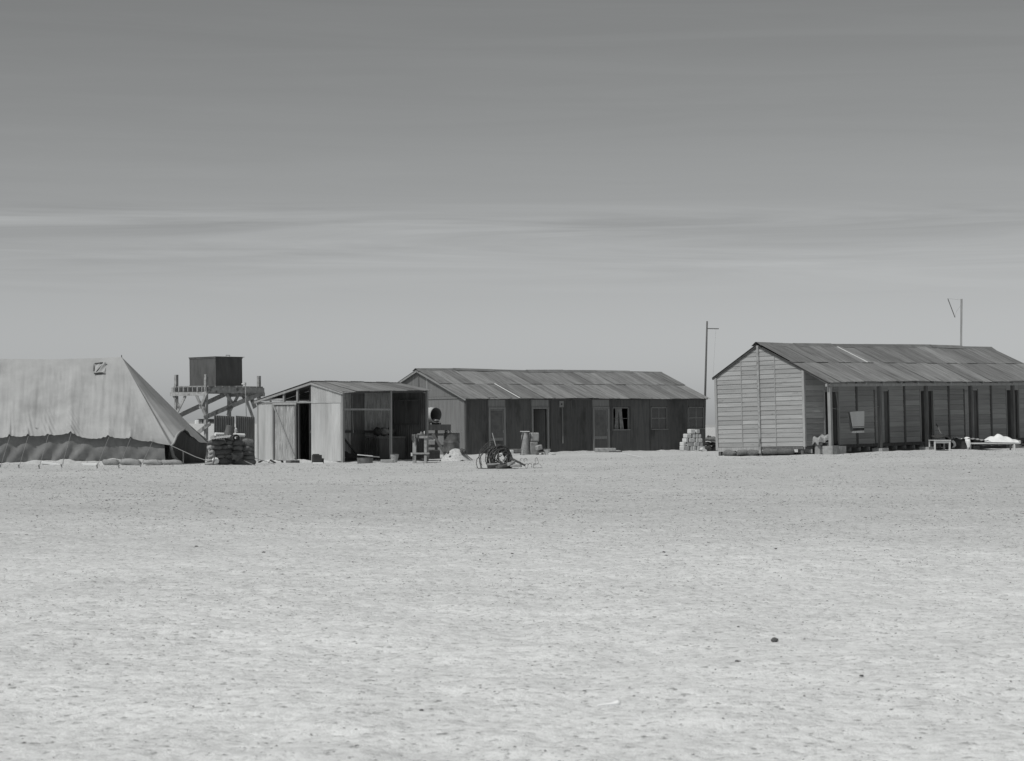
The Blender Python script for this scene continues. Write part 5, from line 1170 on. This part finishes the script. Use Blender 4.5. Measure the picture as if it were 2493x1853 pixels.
hang('hanging_sleeve', [(1100, 400, 90), (1110, 450, 100), (1115, 500, 80), (1115, 550, 50), (1105, 600, 40)], 'white sleeve hanging down the front of the dark crate')
hang('hanging_cloth', [(790, 425, 60), (820, 455, 70), (845, 490, 50), (850, 520, 50), (820, 560, 50), (795, 575, 20)], 'white strap-like cloth curling down between table and crate')

# ================================================================== far buildings behind the tower
def far_building(px0, px1, py0, py1, d, label, wins):
    a, b = at(px0, py1, d), at(px1, py0, d); o = empty('far_building', (a.x, d, a.z), label, 'building'); W_, H_ = b.x - a.x, b.z - a.z
    boxp(o, 'wall', M_dark, 0, W_, .1, 6, -1.0, H_ * .86); boxp(o, 'roof', M_core, -.5, W_ + .5, -.4, 6.4, H_ * .87, H_)
    for u0, u1 in wins: boxp(o, 'window', M_lwood, W_ * u0, W_ * u1, .02, .098, H_ * .12, H_ * .8)
    return o
far_building(485, 507, 1020, 1033, 760, 'low dark building far behind, with pale bays, left of tower post', [(.12, .3), (.45, .8)])
far_building(509, 560, 1020, 1033, 770, 'long dark building far behind the tower post and iron screen', [(.3, .4), (.6, .7)])
slab('white_tent', M_white, at(478.5, 1029, 740), (1.0, 1.0, 1.5), (0, 0, .3), 'tiny bright white tent far off beside the dark building', 'tent')

# ================================================================== stones and a bone on the foreground sand
for (px, py, w_, lb) in ((1886, 1562, 19, 'largest black stone on the foreground sand'), (2098, 1649, 13, 'black stone on the right foreground sand'), (1794, 1608, 12, 'dark pebble left of the largest black stone'), (1889, 1340, 7, 'small black pebble on the middle sand below the boarded hut'), (1616, 1350, 10, 'flat dark chip on the middle sand, right of centre'), (1622, 1362, 8, 'dark chip just below the flat dark chip'), (642, 1349, 10, 'dark clump on the sand left of centre'), (478, 1326, 11, 'thin dark chip on the sand below the tent corner'), (259, 1222, 7, 'dark speck of stone on the sand below the tent'), (1247, 1351, 7, 'small dark stone on the sand below the wire coil'), (1026, 1738, 12, 'dark pebble on the near sand left of the bone'), (1797, 1521, 9, 'dark pebble above left of the largest black stone'), (2360, 1150, 6, 'tiny dark stone on the sand before the camp bed')):
    p = gpt(px, py); p.z += float(relief(np.array(p.x), np.array(p.y))); s_ = w_ * p.y / F * 1.1; rock('stone', M_stone, p + Vector((0, 0, s_ * (.2 if w_ > 15 else .08))), (s_, s_ * .8, s_ * (.65 if w_ > 15 else .4)), px, lb, 'stone', 'dark stones on the sand', n=9)
p = gpt(1483, 1737); p.z += float(relief(np.array(p.x), np.array(p.y))) + .012; kk = p.y / F
o = MB().tube([Vector((-.0, 0, 0)) + Vector(q) for q in ((-28 * kk, 0, .004), (-10 * kk, .005, .008), (10 * kk, 0, .012), (20 * kk, 0, .016), (28 * kk, .0, .014))], [2 * kk, 2.2 * kk, 4 * kk, 7 * kk, 5 * kk], 8).build('bone', M_bone, smooth=True); o.location = p + Vector((0, 0, .01)); tag(o, 'bleached white bone lying on the near sand', 'bone')
for px, py, w_, lb in ((477, 1524, 30, 'flat white scrap on the left foreground sand'), (543, 1478, 9, 'small white chip on the left foreground sand')):
    p = gpt(px, py); p.z += float(relief(np.array(p.x), np.array(p.y))) + .006; rock('white_scrap', M_bone, p + Vector((0, 0, .006)), (w_ * p.y / F, .03, .012), px, lb, 'scrap', n=9, rot=(0, 0, 0))
